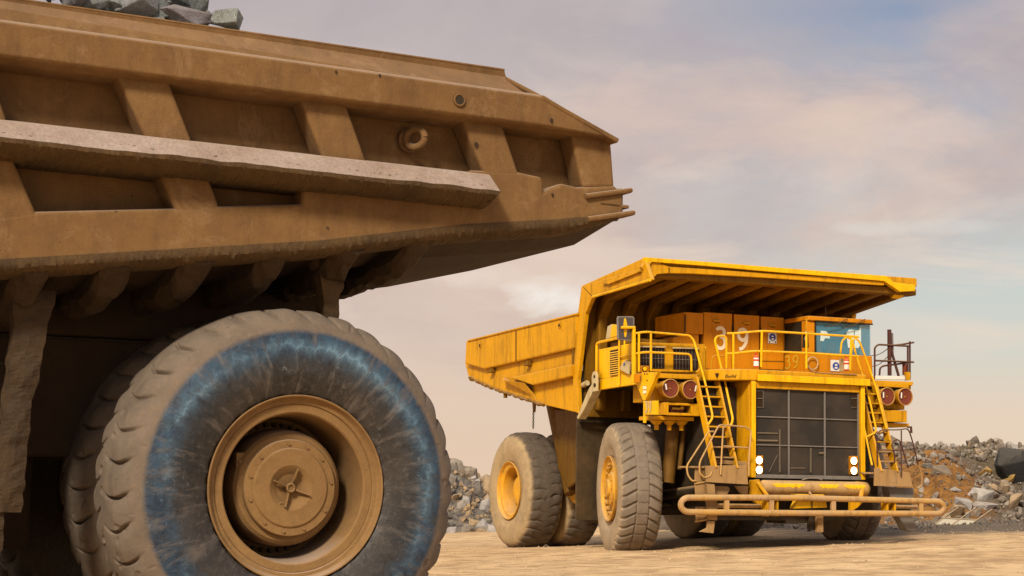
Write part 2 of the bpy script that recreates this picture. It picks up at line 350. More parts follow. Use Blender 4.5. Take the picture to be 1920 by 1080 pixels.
def digits(chars, name, mat, parent, loc, height, rotz, w=.16, gap=.72, sx=1.0, depth=.006):
    """hand-painted stencil numerals drawn as flat ribbons"""
    def path(ch):
        if ch == '3':
            up = [(-.02+.20*cos(radians(a)), .265+.185*sin(radians(a))) for a in range(155, -91, -15)]
            lo = [(-.02+.235*cos(radians(a)), -.185+.265*sin(radians(a))) for a in range(80, -151, -15)]
            return [up[:-1]+[(.02, .085), (-.06, .08)], [(-.06, .08)]+lo]
        loop = [(.0+.215*cos(radians(a)), .20+.235*sin(radians(a))) for a in range(0, 361, 15)]
        tail = [(.215, .20), (.21, .05), (.18, -.12), (.10, -.28), (-.02, -.40), (-.17, -.45)]
        return [loop, tail]
    vs, fs = [], []
    for ci, ch in enumerate(chars):
        ox = (ci-(len(chars)-1)/2)*gap
        for k_, pl in enumerate(path(ch)):
            P_ = [Vector((x+ox, y)) for x, y in pl]; n0 = len(vs); dz = depth+.001*k_
            for i, p in enumerate(P_):
                a, c = P_[max(i-1, 0)], P_[min(i+1, len(P_)-1)]
                if k_ == 0 and ch == '9' and i in (0, len(P_)-1): a, c = P_[-2], P_[1]
                d = (c-a).normalized(); q = Vector((-d.y, d.x))*w/2
                for s_ in (1, -1): vs.append((((p+q*s_).x)*height*sx, -dz, (p+q*s_).y*height))
            fs += [(n0+2*i, n0+2*i+1, n0+2*i+3, n0+2*i+2) for i in range(len(P_)-1)]
    me = bpy.data.meshes.new(name); me.from_pydata(vs, [], fs); me.materials.append(mat)
    ob = bpy.data.objects.new(name, me); COL.objects.link(ob); ob.parent = parent; ob.location = (loc[0], -loc[1], loc[2]); ob.rotation_euler = (0, 0, rotz); return ob

# ------------------------------------------------------------------ ground
def sstep(e0, e1, x):
    t = max(0, min(1, (x-e0)/(e1-e0))); return t*t*(3-2*t)
def gbase(x, y):
    w = sstep(24, 38, y)*(1-sstep(95, 160, y))
    pl = .048*(max(-6, min(22, x))-2.4)-.0054*(y-41.3)
    pl -= .11*sstep(44, 50, y)*(1-sstep(2, 6, x))
    return w*pl
def gh(x, y):
    z = gbase(x, y)
    near = 1-sstep(70, 110, y)
    z += near*(.035*noise.noise(Vector((x*.6, y*.35, 3)))+.018*noise.noise(Vector((x*2.1, y*1.6, 9))))
    # wheel ruts sweeping across the haul road
    for k, (c, amp) in enumerate(((31.6, .03), (33.4, .03), (36.2, .035), (38.4, .03))):
        yy = c+.06*(x-4)+.8*sin(x*.16+k); z -= 1.6*near*amp*exp(-((y-yy)/.28)**2)*(.6+.5*noise.noise(Vector((x*1.5, k*7., 1))))
    if x > 9 and 38 < y < 60: z += .10*max(0, noise.noise(Vector((x*1.7, y*1.2, 5))))*sstep(9, 11, x)*sstep(42, 46, y)
    return z
def grid(xs, ys, hf):
    vs = [(x, y, hf(x, y)) for y in ys for x in xs]; n = len(xs)
    fs = [(j*n+i, j*n+i+1, (j+1)*n+i+1, (j+1)*n+i) for j in range(len(ys)-1) for i in range(n-1)]
    return vs, fs
def axis(core0, core1, step, far):
    L = [core0+i*step for i in range(int((core1-core0)/step)+1)]
    d = step
    while L[-1] < far: d *= 1.35; L.append(L[-1]+d)
    d = step; lo = []
    x = core0
    while x > -far: d *= 1.35; x -= d; lo.append(x)
    return lo[::-1]+L
xs = axis(-4, 17, .11, 3500); ys = axis(26, 62, .16, 4000)
vs, fs = grid(xs, ys, gh)
me = bpy.data.meshes.new('ground'); me.from_pydata(vs, [], fs)
for p in me.polygons: p.use_smooth = True
ground = bpy.data.objects.new('ground', me); COL.objects.link(ground); tag(ground, kind='structure')
ground['label'] = 'pale tan packed dirt haul road with faint wheel ruts'
m, nt, b = newmat('packed_tan_dirt'); me.materials.append(m); co = objco(nt)
n1 = noise_(nt, .35, 8, .65, co); n2 = noise_(nt, 2.2, 9, .66, objco(nt, (.55, 1.1, 1))); n3 = noise_(nt, 22, 6, .75, co)
c = mix(nt, ramp(nt, n1, [(.35, 0), (.68, 1)]), (.58, .37, .18), (.78, .54, .285))
c = mix(nt, math_(nt, 'MULTIPLY', ramp(nt, n2, [(.45, 0), (.60, 1)]), .75), c, (.32, .185, .085))
c = mix(nt, math_(nt, 'MULTIPLY', ramp(nt, n3, [(.55, 0), (.75, 1)]), .3), c, (.80, .60, .40))
# dark ground by the spoil heap on the right
s = N(nt, 'ShaderNodeSeparateXYZ'); nt.links.new(co, s.inputs[0])
wx = math_(nt, 'ADD', s.outputs[0], math_(nt, 'MULTIPLY', math_(nt, 'SUBTRACT', n1, .5), 6))
wy = math_(nt, 'ADD', s.outputs[1], math_(nt, 'MULTIPLY', math_(nt, 'SUBTRACT', n2, .5), 3))
mx = math_(nt, 'MULTIPLY', ramp(nt, math_(nt, 'DIVIDE', wx, 20), [(.36, 0), (.5, 1)]), ramp(nt, math_(nt, 'DIVIDE', wy, 100), [(.435, 0), (.465, 1)]))
c = mix(nt, math_(nt, 'MULTIPLY', mx, .92), c, mix(nt, ramp(nt, n3, [(.4, 0), (.65, 1)]), (.055, .042, .032), (.15, .11, .075)))
nt.links.new(c, b.inputs['Base Color']); b.inputs['Roughness'].default_value = .95
bump(nt, b, math_(nt, 'ADD', n2, math_(nt, 'MULTIPLY', n3, .25)), 1., .08)

# ------------------------------------------------------------------ wheels
def tyre_mesh(name, R, W, rim, K, per, style, M=70):
    hw = W/2
    ctrl = {'block': [(0, R), (.30*hw, R*.999), (.62*hw, R*.992), (.82*hw, R*.975), (.95*hw, R*.94), (1.0*hw, R*.89), (1.05*hw, R*.81), (1.06*hw, R*.74), (1.02*hw, R*.66), (.93*hw, R*.58), (.86*hw, rim*1.03), (.80*hw, rim)],
            'worn': [(0, R), (.30*hw, R*.995), (.55*hw, R*.980), (.74*hw, R*.953), (.87*hw, R*.918), (.96*hw, R*.875), (1.02*hw, R*.80), (1.035*hw, R*.72), (1.02*hw, R*.64), (.97*hw, R*.575), (.90*hw, rim*1.03), (.84*hw, rim)]}[style]
    # resample the half profile by arc length
    P = [Vector(p) for p in ctrl]; D = [0]
    for a, b2 in zip(P, P[1:]): D.append(D[-1]+(b2-a).length)
    def cr(t):
        k = 0
        while k < len(P)-2 and D[k+1] < t: k += 1
        u = (t-D[k])/(D[k+1]-D[k]); p0 = P[max(k-1, 0)] if k else Vector((-P[1].x, P[1].y)); p1, p2 = P[k], P[k+1]; p3 = P[min(k+2, len(P)-1)]
        return .5*((2*p1)+(-p0+p2)*u+(2*p0-5*p1+4*p2-p3)*u*u+(-p0+3*p1-3*p2+p3)*u**3)
    half = [cr(D[-1]*((i/(M-1))**1.0)) for i in range(M)]
    prof = [(-p.x, p.y) for p in half[::-1]]+[(p.x, p.y) for p in half[1:]]
    NA = K*per; vs = []; rnd = [random.uniform(.45, 1.15) for _ in range(K+2)]
    for j in range(NA):
        th = 2*pi*j/NA; ph0 = K*th/(2*pi)
        for (y, r) in prof:
            w = y/hw; aw = abs(w); d = 0
            if style == 'block':
                side = 0 if w < 0 else .5
                if r > R*.885 and aw < 1.02:
                    if aw < .27:
                        f = (ph0+.06*sin(w*30)) % 1
                        if f < .07: d = .022
                    elif aw < .315: d = .045
                    else:
                        q = (ph0+side+1.25*(aw-.3)**1.15*(1 if w < 0 else 1)) % 1
                        wd = .16+.20*(aw-.3)
                        e = min(q, 1-q) if False else q
                        g = sstep(0, .05, q)*(1-sstep(wd, wd+.06, q)); d = .062*g*(1-.25*sstep(.97, 1.02, aw))
                        if r < R*.93: d *= sstep(R*.885, R*.93, r)
            else:
                side = 0 if w < 0 else .5
                q = (ph0+side+.12*noise.noise(Vector((int(ph0)*3.7, w*2, 0)))+1.5*(aw-.45)**2) % 1
                if .02 < aw < .95:
                    amp = .046*rnd[int(ph0+side) % K]*sstep(.03, .25, aw)*(1-sstep(.62, .93, aw))
                    g = exp(-(abs(q-.5)/.042)**2.6); d = 1.45*amp*g
                    d -= .020*(1-abs(2*q-1)**2.5 if False else sin(pi*((q+.5)%1)))*sstep(.3, .6, aw)*(1-sstep(.8, .97, aw))
                    # step left by the lug edge, one side sharp
                    d += .014*sstep(.5, .55, q)*(1-sstep(.55, .95, q))*sstep(.2, .45, aw)*(1-sstep(.75, .95, aw))
                if r > R*.88:
                    n = noise.noise(Vector((cos(th)*R*3.2, y*3.2, sin(th)*R*3.2))); d += .010*n
                    n2 = noise.noise(Vector((cos(th)*R*9, y*9, sin(th)*R*9+5))); d += .035*max(0, n2-.42)*3
            if r < R*.86:
                d += .0035*noise.noise(Vector((cos(th)*2, y*3, sin(th)*2)))
            rr = r-d; vs.append((rr*cos(th), y, rr*sin(th)))
    n = len(prof); fs = [(j*n+i, ((j+1) % NA)*n+i, ((j+1) % NA)*n+i+1, j*n+i+1) for j in range(NA) for i in range(n-1)]
    me = bpy.data.meshes.new(name); me.from_pydata(vs, [], fs)
    for p in me.polygons: p.use_smooth = True
    me.update(); bm = bmesh.new(); bm.from_mesh(me); bmesh.ops.recalc_face_normals(bm, faces=bm.faces); bm.to_mesh(me); bm.free()
    return me
TN = tyre_mesh('tyre', 1.6, 1.06, .80, 34, 40, 'worn', 84)
TB = tyre_mesh('tyre', 1.6, .98, .77, 36, 18, 'block', 60)
TS = tyre_mesh('tyre', 1.6, 1.02, .77, 34, 14, 'worn', 40)
def mesh_child(name, me, mat, parent, loc=(0, 0, 0), rot=(0, 0, 0)):
    if not me.materials: me.materials.append(mat)
    elif me.materials[0] != mat: me = me.copy(); me.materials[0] = mat
    ob = bpy.data.objects.new(name, me); COL.objects.link(ob); ob.parent = parent; ob.location = loc; ob.rotation_euler = rot; return ob

# ------------------------------------------------------------------ near truck (loaded, mud covered)
near = empty('haul_truck', (NF.o[0], NF.o[1], 0), PH, 'huge mud-brown loaded dump truck filling the left of the photo, rear body and dual wheels', 'dump truck', 'mining haul trucks')
def nb(px, py, b=0): return NF.B(px, py, b)
def plate(mb, px, b, th): mb.prism([nb(x, y, b) for x, y in px], (0, -th, 0))
UL = -6.5
def bz(u):  # height of the lower edge of the body side
    T = [(-6.5, 2.95), (-2.6, 3.27), (.14, 3.65), (1.57, 3.92), (2.6, 4.06), (3.36, 4.20)]
    for (a, z), (c, w) in zip(T, T[1:]):
        if u <= c: return z+(w-z)*(u-a)/(c-a)
    return T[-1][1]
# back plate of the side: full outline, slightly recessed
tail_up = nb(1143, 262, 0); tail_lo = nb(1152, 352, 0)
side = MB()
side.prism([(UL, -.28, 5.0), (UL, -.28, bz(UL)+.04), (-2.6, -.28, bz(-2.6)+.04), (.14, -.28, bz(.14)+.04), (1.57, -.28, bz(1.57)+.04), (2.6, -.28, bz(2.6)+.04), (3.22, -.28, 4.26), (3.17, -.28, 4.5), (3.02, -.28, 4.97), (2.4, -.28, 5.2)], (0, -.10, 0))
# lower plate, flush with the stiffeners
low = [nb(-260, 430), nb(-10, 407), nb(68, 396), nb(330, 390), nb(412, 386), nb(567, 382), nb(567, 352), nb(700, 362), nb(880, 382), nb(880, 318), nb(973, 322), nb(1018, 332), nb(1021, 359), nb(1036, 350), nb(1054, 343), nb(1082, 350), nb(1152, 346), nb(1162, 356), nb(1170, 366), nb(1170, 409), nb(1092, 418), nb(899, 434), nb(600, 462), nb(300, 480), nb(0, 499), (UL, 0, bz(UL)), (UL, 0, 3.75)]
side.prism(low, (0, -.29, 0))
body = side.build('dump_body', MUD, near, .035, 3)
# slanted stiffeners between the rails
for q in ([(218, 136), (315, 146), (357, 255), (268, 247)], [(562, 180), (648, 190), (685, 294), (602, 287)], [(866, 222), (942, 231), (973, 324), (905, 318)],
          [(1070, 245), (1146, 258), (1153, 352), (1094, 352)], [(-130, 90), (-30, 102), (10, 215), (-82, 205)], [(-420, 55), (-330, 65), (-290, 180), (-380, 170)],
          [(-62, 285), (24, 296), (70, 402), (-10, 412)], [(298, 322), (392, 333), (414, 394), (330, 396)], [(-380, 250), (-290, 260), (-250, 400), (-330, 400)]):
    q = [tuple(q[i][k]+(q[i][k]-q[j][k])*.22 for k in (0, 1)) for i, j in ((0, 3), (1, 2), (2, 1), (3, 0))] if q[0][0] < 1000 else q
    mb = MB(); plate(mb, q, -.003, .27); mb.build('stiffener', MUD, body, .035, 3)
# upper box rail with a bevelled top
def usec(u, z0, dz=0):
    return [(u, -.27, 4.93), (u, -.02, 4.945), (u, .10, 4.965), (u, .125, 4.99), (u, .135, 5.245), (u, .10, 5.275), (u, -.02, 5.31), (u, -.27, 5.33)]
a1 = nb(1143, 262, .1)[0]; a0 = nb(1020, 181, .1)[0]
mb = MB(); s0 = usec(UL, 0); s1 = usec(a0, 0)
s2 = [(a1, p[1], 4.94+(p[2]-4.94)*.08) for p in s1]
mb.loft([s0, s1, s2]); rail = mb.build('upper_rail', MUD, body, .03, 3)
# sloped upper sheet between rail and rim of the body
mb = MB(); T = lambda u, z: (u, -.2, z)
te0 = NF.B(946, 131, -.2); te1 = NF.B(1015, 180, -.05)
mb.prism([(UL, -.02, 5.27), (te1[0], -.02, 5.27), (te0[0]+.02, -.2, te0[2]-.06), (te0[0], -.2, te0[2]), (UL, -.2, te0[2]+.005)], (0, -.10, 0)); mb.build('side_sheet', MUD, body, .01)
mb = MB(); mb.tube([(UL, -.21, te0[2]-.002), (te0[0], -.21, te0[2]-.002)], .016, 6); mb.build('rim_edge', MUD, body)
# flange plates along the sloping tail corner
mb = MB()
for (p, q, b, c2) in (((950, 143), (1022, 181), -.17, .08), ((1017, 178), (1162, 260), .14, .14)):
    A, B = NF.B(*p, b), NF.B(*q, c2)
    mb.prism([A, B, (B[0]-.02, B[1], B[2]-.045), (A[0], A[1], A[2]-.045)], (0, -.5, 0))
mb.build('corner_flange', MUD, body, .012)
# lower protruding rail (rock ledge): pale upper face, dark crusted underside
ue = nb(905, 318)[0]; ur = NF.B(941, 350, .3)[0]
def crust(mb, pts, r, step=.035, amp=1.0, seg=9):
    P = [Vector(p) for p in pts]; Q = []
    for a, c in zip(P, P[1:]):
        k = max(1, int((c-a).length/step)); Q += [a+(c-a)*i/k for i in range(k)]
    Q.append(P[-1]); mb.tube([tuple(q) for q in Q], r, seg, rf=lambda i, p: max(.15, 1+amp*.9*noise.noise(p*4.3)+amp*.5*noise.noise(p*13)))
def rough_sheet(sec, u0, u1, step, amp, fr):
    """sec(u) gives a row of points; rows are joined and roughened"""
    n = int((u1-u0)/step); rows = []
    for i in range(n+1):
        u = u0+(u1-u0)*i/n; row = sec(u); m_ = len(row); out = []
        for j, p in enumerate(row):
            v = Vector(p); e = min(1, j*.6, )
            d = amp*(noise.noise(v*fr)+.6*noise.noise(v*fr*2.3)+.5*noise.noise(v*fr*.35))*(e if j < m_-1 else .3)
            out.append((v.x+d*.3, v.y+d*.6, v.z-abs(d)*.9))
        rows.append(out)
    k = len(rows[0]); vs = [p for r_ in rows for p in r_]; fs = [(i*k+j, i*k+j+1, (i+1)*k+j+1, (i+1)*k+j) for i in range(n) for j in range(k-1)]
    return MB().add(vs, fs, True)
secs = []; n = 90
def ridge(u): return .02*noise.noise(Vector((u*1.3, 2, 0)))+.010*noise.noise(Vector((u*5, 7, 0)))
for i in range(n+1):
    u = UL+(ue-UL)*i/n; wv = ridge(u)
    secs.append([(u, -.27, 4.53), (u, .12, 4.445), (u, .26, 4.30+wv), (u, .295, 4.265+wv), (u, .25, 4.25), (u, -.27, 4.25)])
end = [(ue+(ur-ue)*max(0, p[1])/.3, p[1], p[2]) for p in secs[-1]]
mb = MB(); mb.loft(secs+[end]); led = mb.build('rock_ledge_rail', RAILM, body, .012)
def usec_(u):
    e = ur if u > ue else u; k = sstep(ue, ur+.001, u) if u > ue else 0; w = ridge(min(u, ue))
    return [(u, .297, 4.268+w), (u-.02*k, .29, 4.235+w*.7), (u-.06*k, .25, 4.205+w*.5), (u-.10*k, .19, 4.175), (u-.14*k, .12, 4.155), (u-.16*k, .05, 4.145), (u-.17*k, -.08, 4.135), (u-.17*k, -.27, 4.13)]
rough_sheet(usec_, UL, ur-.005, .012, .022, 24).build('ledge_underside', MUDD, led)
mb = MB(); rg = random.Random(4)
for k in range(150):
    u = rg.uniform(-2.8, ue); t_ = rg.uniform(.25, .95); s_ = rg.uniform(.003, .009); b_ = .02+.24*t_; z_ = 4.49-.19*t_-.0*s_
    pts = [(u+s_*cos(q)*1.6, b_+s_*sin(q)*.8, z_-s_*sin(q)*.7) for q in (0, 1.3, 2.4, 3.6, 5)]; mb.prism(pts, (0, .006, .008))
tag(mb.build('stone_chips', RAILM, led), kind='stuff')
# lifting eye, drain holes
mb = MB(); e = NF.B(772, 262, -.2)
mb.cyl((e[0], -.27, e[2]), (e[0], -.22, e[2]), .12, 28); eye = mb.build('lifting_eye', MUD, body, .015)
mb = MB(); ring = [(e[0]-.0+.055*cos(t), -.12+.085*cos(t), e[2]+.085*sin(t)) for t in [2*pi*k/24 for k in range(25)]]
mb.tube(ring, .034, 10); mb.build('eye_ring', MUD, body)
for (x, y, r) in ((861, 188, .048), ):
    p = NF.B(x, y, .13); mb = MB(); mb.cyl((p[0], .132, p[2]), (p[0], .139, p[2]), r, 28); mb.build('drain_hole', DARK, body)
    mb = MB(); mb.tube([(p[0]+r*1.1*cos(t), .138, p[2]+r*1.1*sin(t)) for t in [2*pi*k/28 for k in range(29)]], .010, 6); mb.build('hole_rim', MUD, body)
for (x, y, r, b) in ((630, 135, .013, .135), (712, 142, .013, .135), (1034, 226, .018, .135), (893, 272, .022, .004), (1036, 366, .015, .004)):
    p = NF.B(x, y, b); MB().prism([(p[0]+r*cos(t)*(.8+.3*sin(3*t)), b+.001, p[2]+r*1.25*sin(t)) for t in [2*pi*k/14 for k in range(14)]], (0, .004, 0)).build('rust_spot', MUDK, body)
# tail: hinge plates / lip bars
for (p, q, r) in (((1098, 368), (1182, 357), .026), ((1102, 411), (1187, 399), .026)):
    A, B = NF.B(*p, .02), NF.B(*q, .02); B2 = (A[0]+(B[0]-A[0]), .02, B[2])
    mb = MB(); mb.tube([A, B2, (B2[0]+.01, -.6, B2[2]), (B2[0]+.01, -6.3, B2[2])], r, 8); mb.build('tail_lip_bar', MUD, body)
mb = MB(); p = NF.B(1174, 388, 0); mb.box(p[0]-.3, p[0]+.035, -6.3, .0, p[2]-.012, p[2]+.02); mb.build('tail_lip_plate', MUD, body, .006)
# floor of the body: rises to the tail
def fsec(u, d=0):
    z = bz(u); k = sstep(-6, 3.3, u); dz = .16+.0*k
    return [(u, -.02, z+.02), (u, -.95, z-dz), (u, -3.3, z-dz-.03), (u, -5.65, z-dz), (u, -6.6, z+.02), (u, -6.6, z+.3), (u, -.02, z+.3)]
mb = MB(); mb.loft([fsec(u) for u in (UL, -4, -2.6, -1, .14, 1.57, 2.6, 3.32)]); mb.build('body_floor', MUDK, body, .02)
for i, u in enumerate((-5.2, -4.5, -3.8, -3.05, -2.35, -1.65, -.95, -.25, .45, 1.15)):
    mb = MB(); z = bz(u)
    secs = []
    nn = 60
    for k in range(nn+1):
        b = -.06-6.4*k/nn; zz = z-(.16*sstep(.1, -.95, b) if False else min(.16, .16*(-b)/.95))
        h = (.20+.03*noise.noise(Vector((u*3, b*3, 1))))*1.15*min(1, .12+(-b)*2.2); w = .14+.03*noise.noise(Vector((u*3, b*4, 5)))
        ring = []
        for (x, y) in ((-1, .1), (-1, -.6), (-.6, -.95), (0, -1.05), (.6, -.95), (1, -.6), (1, .1)):
            v = Vector((u+x*w, b, zz+y*h)); v.z += .05*noise.noise(v*5)+.03*noise.noise(v*17); v.x += .02*noise.noise(v*6+Vector((9, 9, 9))); ring.append(tuple(v))
        secs.append(ring)
    mb.loft(secs); mb.build('floor_rib', MUDR, body)
def esec(u):
    z = bz(u); k = 1-sstep(2.7, 3.3, u)*.8
    return [(u, .004, z+.055*k), (u, .008, z+.02*k), (u, -.0, z-.015*k), (u, -.03, z-.045*k), (u, -.08, z-.065*k), (u, -.16, z-.075*k), (u, -.3, z-.09*k)]
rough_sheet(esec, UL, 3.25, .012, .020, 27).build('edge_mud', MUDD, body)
# far side wall and front of the box
mb = MB(); mb.prism([(UL, -6.6, 5.5), (UL, -6.6, bz(UL)), (-2.6, -6.6, bz(-2.6)), (1.57, -6.6, bz(1.57)), (3.3, -6.6, 4.2), (3.1, -6.6, 4.9), (2.0, -6.6, 5.5)], (0, -.15, 0)); mb.build('far_side_wall', MUD, body)
mb = MB(); mb.box(UL-.15, UL, -6.75, 0, 2.9, 5.6); mb.build('body_front_wall', MUD, body)
# load carried: rubble surface inside the box
# chassis
ue_ = NF.B(628, 700, -1.75)[0]
mb = MB()
mb.box(-6.3, ue_, -2.25, -1.75, 1.75, 2.86); mb.box(-6.3, ue_-1.2, -4.85, -4.35, 1.75, 2.86)
mb.box(-6.3, ue_-.15, -2.1, -1.7, 2.87, 3.42); mb.box(-6.3, ue_-1.2, -4.9, -4.4, 2.87, 3.25)
mb.box(-6.3, -1.8, -4.4, -2.2, .9, 2.7)
for u in (-5, -3.4, -1.9): mb.box(u-.2, u+.2, -4.4, -2.2, 1.9, 2.7)
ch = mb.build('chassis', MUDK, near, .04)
mb = MB(); mb.cyl((0, -1.3, 1.51), (0, -5.2, 1.51), .62, 32); mb.build('axle_housing', MUDK, near)
def mudpost(name, p_top, p_bot, b, w, d, mat=MUDD, foot=None, flare=0, lean=0):
    A, B = NF.B(*p_top, b), NF.B(*p_bot, b); secs = []; n = 60
    for i in range(n+1):
        t = i/n; u = A[0]+(B[0]-A[0])*t; z = A[2]+(B[2]-A[2])*t; ww = w*(1+flare*(1-t)**4)
        if foot and t > .86: ww *= 1.15
        ring = []
        for k in range(16):
            q = 2*pi*k/16; x = cos(q); y = sin(q); m_ = max(abs(x), abs(y)); x /= m_**.75; y /= m_**.75
            v = Vector((u+x*ww+flare*w*.5*(1-t)**4, b+y*d, z)); nn_ = .035*noise.noise(v*4)+.02*noise.noise(v*13)
            v.x += x*nn_; v.y += y*nn_; ring.append(tuple(v))
        secs.append(ring)
    mb = MB(); mb.loft(secs); return mb.build(name, mat, near)
mudpost('body_support_post', (608, 470), (616, 620), -.55, .085, .12, flare=2.2)
mudpost('suspension_post', (55, 545), (8, 960), -.55, .115, .13, mat=MUDR, foot=True, flare=.7)
mudpost('lower_strut', (-25, 955), (-35, 1300), -.6, .12, .13, mat=MUDR)
mb = MB(); mb.box(-6.0, -2.35, -5.2, -.9, .6, 2.55); mb.build('dark_filler_block', MUDK, near, .06)  # added dark block that blackens the view under the body
# wheels
RIMP = [(-.45, .79), (-.07, .79), (-.03, .812), (0, .815), (.006, .808), (0, .797), (-.03, .787), (-.05, .77), (-.055, .742), (-.07, .733), (-.066, .728), (-.07, .665), (-.085, .652), (-.30, .632), (-.66, .62), (-.68, .30)]
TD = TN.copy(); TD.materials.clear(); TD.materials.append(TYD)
def near_wheel(b0, rot=0, label=None):
    mb = MB(); mb.lathe(RIMP, seg=144); w = mb.build('wheel', HUBM, near, loc=(0, -b0, 1.51), rot=(0, rot, 0), ang=28)
    t = mesh_child('tyre', TN, TYN, w, (0, .49, 0), (0, .02, 0)); return w, t
w0, t0 = near_wheel(0)
t0['label'] = 'worn dusty outer tyre with a wiped black sidewall and painted blue sky sheen'
mb = MB()
mb.lathe([(-.67, .62), (-.67, .50), (-.60, .525), (-.33, .515), (-.27, .50), (-.24, .47), (-.235, .43), (-.24, .2)], seg=96); mb.build('hub_drum', HUBM, w0, ang=30)
for k in range(44):
    q = 2*pi*k/44; c = (.566*cos(q), .566*sin(q)); MB().cyl((c[0], -.68, c[1]), (c[0], -.60, c[1]), .026, 8, .02).build('wheel_nut', MUDD, w0)
mb = MB()
mb.lathe([(-.245, .425), (-.19, .427), (-.178, .418), (-.176, .352), (-.166, .345), (-.160, .335), (-.158, .20), (-.165, .185), (-.205, .12), (-.215, .05), (-.215, 0)], seg=96); cap = mb.build('hub_cap', HUBM, w0, ang=22)
for k in (1, 2.1, 3.2, 5.0, 6.2, 7.5, 9.0, 10.2, 11.4, 13, 14.6):
    q = 2*pi*k/15+.3; MB().cyl((.385*cos(q), -.178, .385*sin(q)), (.385*cos(q), -.164, .385*sin(q)), .013, 10).build('cap_bolt', HUBM, cap)
mb = MB()
for q in (1.25, 1.25+pi, -.35, -.35+pi):
    c, s_ = cos(q), sin(q); t_ = .007
    mb.prism([(c*.03-s_*t_, -.21, s_*.03+c*t_), (c*.18-s_*t_, -.163, s_*.18+c*t_), (c*.18+s_*t_, -.163, s_*.18-c*t_), (c*.03+s_*t_, -.21, s_*.03-c*t_)], (0, .035, 0))
mb.tube([(.034*cos(t), -.165, .034*sin(t)) for t in [2*pi*k/20 for k in range(21)]], .011, 8)
mb.cyl((0, -.215, 0), (0, -.17, 0), .036, 20)
mb.tube([(-.08+.022*cos(t), -.17, -.155+.022*sin(t)) for t in [2*pi*k/16 for k in range(17)]], .008, 6); mb.cyl((-.08, -.2, -.155), (-.08, -.168, -.155), .012, 8)
mb.build('cap_cross', HUBM, cap, .002)
mb = MB(); mb.box(-.475, -.40, -.36, -.27, .16, .30); mb.cyl((-.44, -.27, .22), (-.44, -.255, .22), .02, 12); mb.build('sensor_bracket', HUBM, w0, .008)
near_wheel(-1.22, .4)
for b0 in (-5.3, -6.5):
    w_, t_ = near_wheel(b0, .5+b0); t_.data = TD
# ore load: each lump of rock lies in the body
def hull_rock(name, seed, n=15, sq=(1, .8, .7)):
    r = random.Random(seed); bm = bmesh.new()
    for i in range(n):
        v = Vector((r.gauss(0, 1), r.gauss(0, 1), r.gauss(0, 1))).normalized()*(.75+.3*r.random())
        bm.verts.new((v.x*sq[0], v.y*sq[1], v.z*sq[2]))
    bmesh.ops.convex_hull(bm, input=bm.verts); 
    for v in [v for v in bm.verts if not v.link_faces]: bm.verts.remove(v)
    bmesh.ops.bevel(bm, geom=bm.edges[:], offset=.025, segments=1, affect='EDGES', clamp_overlap=True)
    bmesh.ops.triangulate(bm, faces=bm.faces[:]); bmesh.ops.subdivide_edges(bm, edges=bm.edges[:], cuts=2, use_grid_fill=True)
    for v in bm.verts: v.co += v.co.normalized()*(.03*noise.noise(v.co*2.4+Vector((seed, 0, 0)))+.018*noise.noise(v.co*7))
    bmesh.ops.recalc_face_normals(bm, faces=bm.faces); me = bpy.data.meshes.new(name); bm.to_mesh(me); bm.free(); return me
HR = [hull_rock('rock', 100+i, random.Random(i).choice((10, 12, 15, 19)), (1, random.Random(i+5).uniform(.6, .95), random.Random(i+9).uniform(.5, .85))) for i in range(16)]
def put_rock(name, k, loc, s, mat, label, cat, group, rot=None, kind=None):
    me = HR[k % len(HR)]; key = (k % len(HR), mat.name)
    if key not in RC:
        c = me.copy(); c.materials.clear(); c.materials.append(mat); RC[key] = c
    ob = bpy.data.objects.new(name, RC[key]); COL.objects.link(ob); ob.location = loc
    ob.scale = (s, s, s) if isinstance(s, (int, float)) else s
    ob.rotation_euler = rot or (random.uniform(0, 6), random.uniform(0, 6), random.uniform(0, 6))
    return tag(ob, label, cat, group, kind)
RC = {}
HR.append(hull_rock('boulder', 41, 34, (1, .9, .9)))
def nworld(u, b, z): return (NF.o[0]+u*NF.ea[0]+b*NF.eb[0], NF.o[1]+u*NF.ea[1]+b*NF.eb[1], z)
loads = [(425, 40, 27, 24, -.45, 'pale pointed rock standing alone at the right end of the truck load'),
         (345, 30, 40, 20, -.45, 'purple-grey rock leaning on the load edge left of the pointed rock'),
         (365, 2, 26, 36, -.9, 'dark brown-grey boulder at the top right of the truck load'),
         (320, -4, 34, 20, -.8, None), (290, 18, 26, 16, -.5, None), (255, 12, 34, 20, -.5, None), (268, -12, 30, 22, -.9, None),
         (215, 8, 26, 18, -.5, None), (178, 6, 34, 13, -.5, None), (140, -2, 30, 12, -.5, None), (390, 32, 14, 10, -.5, 'small flat rock at the foot of the dark boulder in the load'),
         (235, -20, 34, 24, -.9, None), (200, -22, 30, 20, -.9, None), (150, -30, 40, 24, -.9, None), (60, -30, 50, 24, -.6, None), (110, -20, 24, 16, -.6, None), (335, -30, 34, 24, -1.2, None),
         (300, 40, 12, 8, -.4, None), (240, 34, 12, 7, -.4, None)]
for i, (x, y, w, h, b, lab) in enumerate(loads):
    p = NF.B(x, y, b); k = .00466*(1-b*.06)
    o_ = put_rock('ore_rock', i*3+1, nworld(p[0], b, p[2]), (w*k*1.6, w*k*1.3, h*k*2.0), ROCKB, lab or 'blue-grey ore rock heaped along the top edge of the loaded body', 'rock', None if lab else 'ore rocks heaped on the near truck', rot=(random.uniform(-.3, .3), random.uniform(-.4, .4), random.uniform(0, 6)))
rg = random.Random(11)
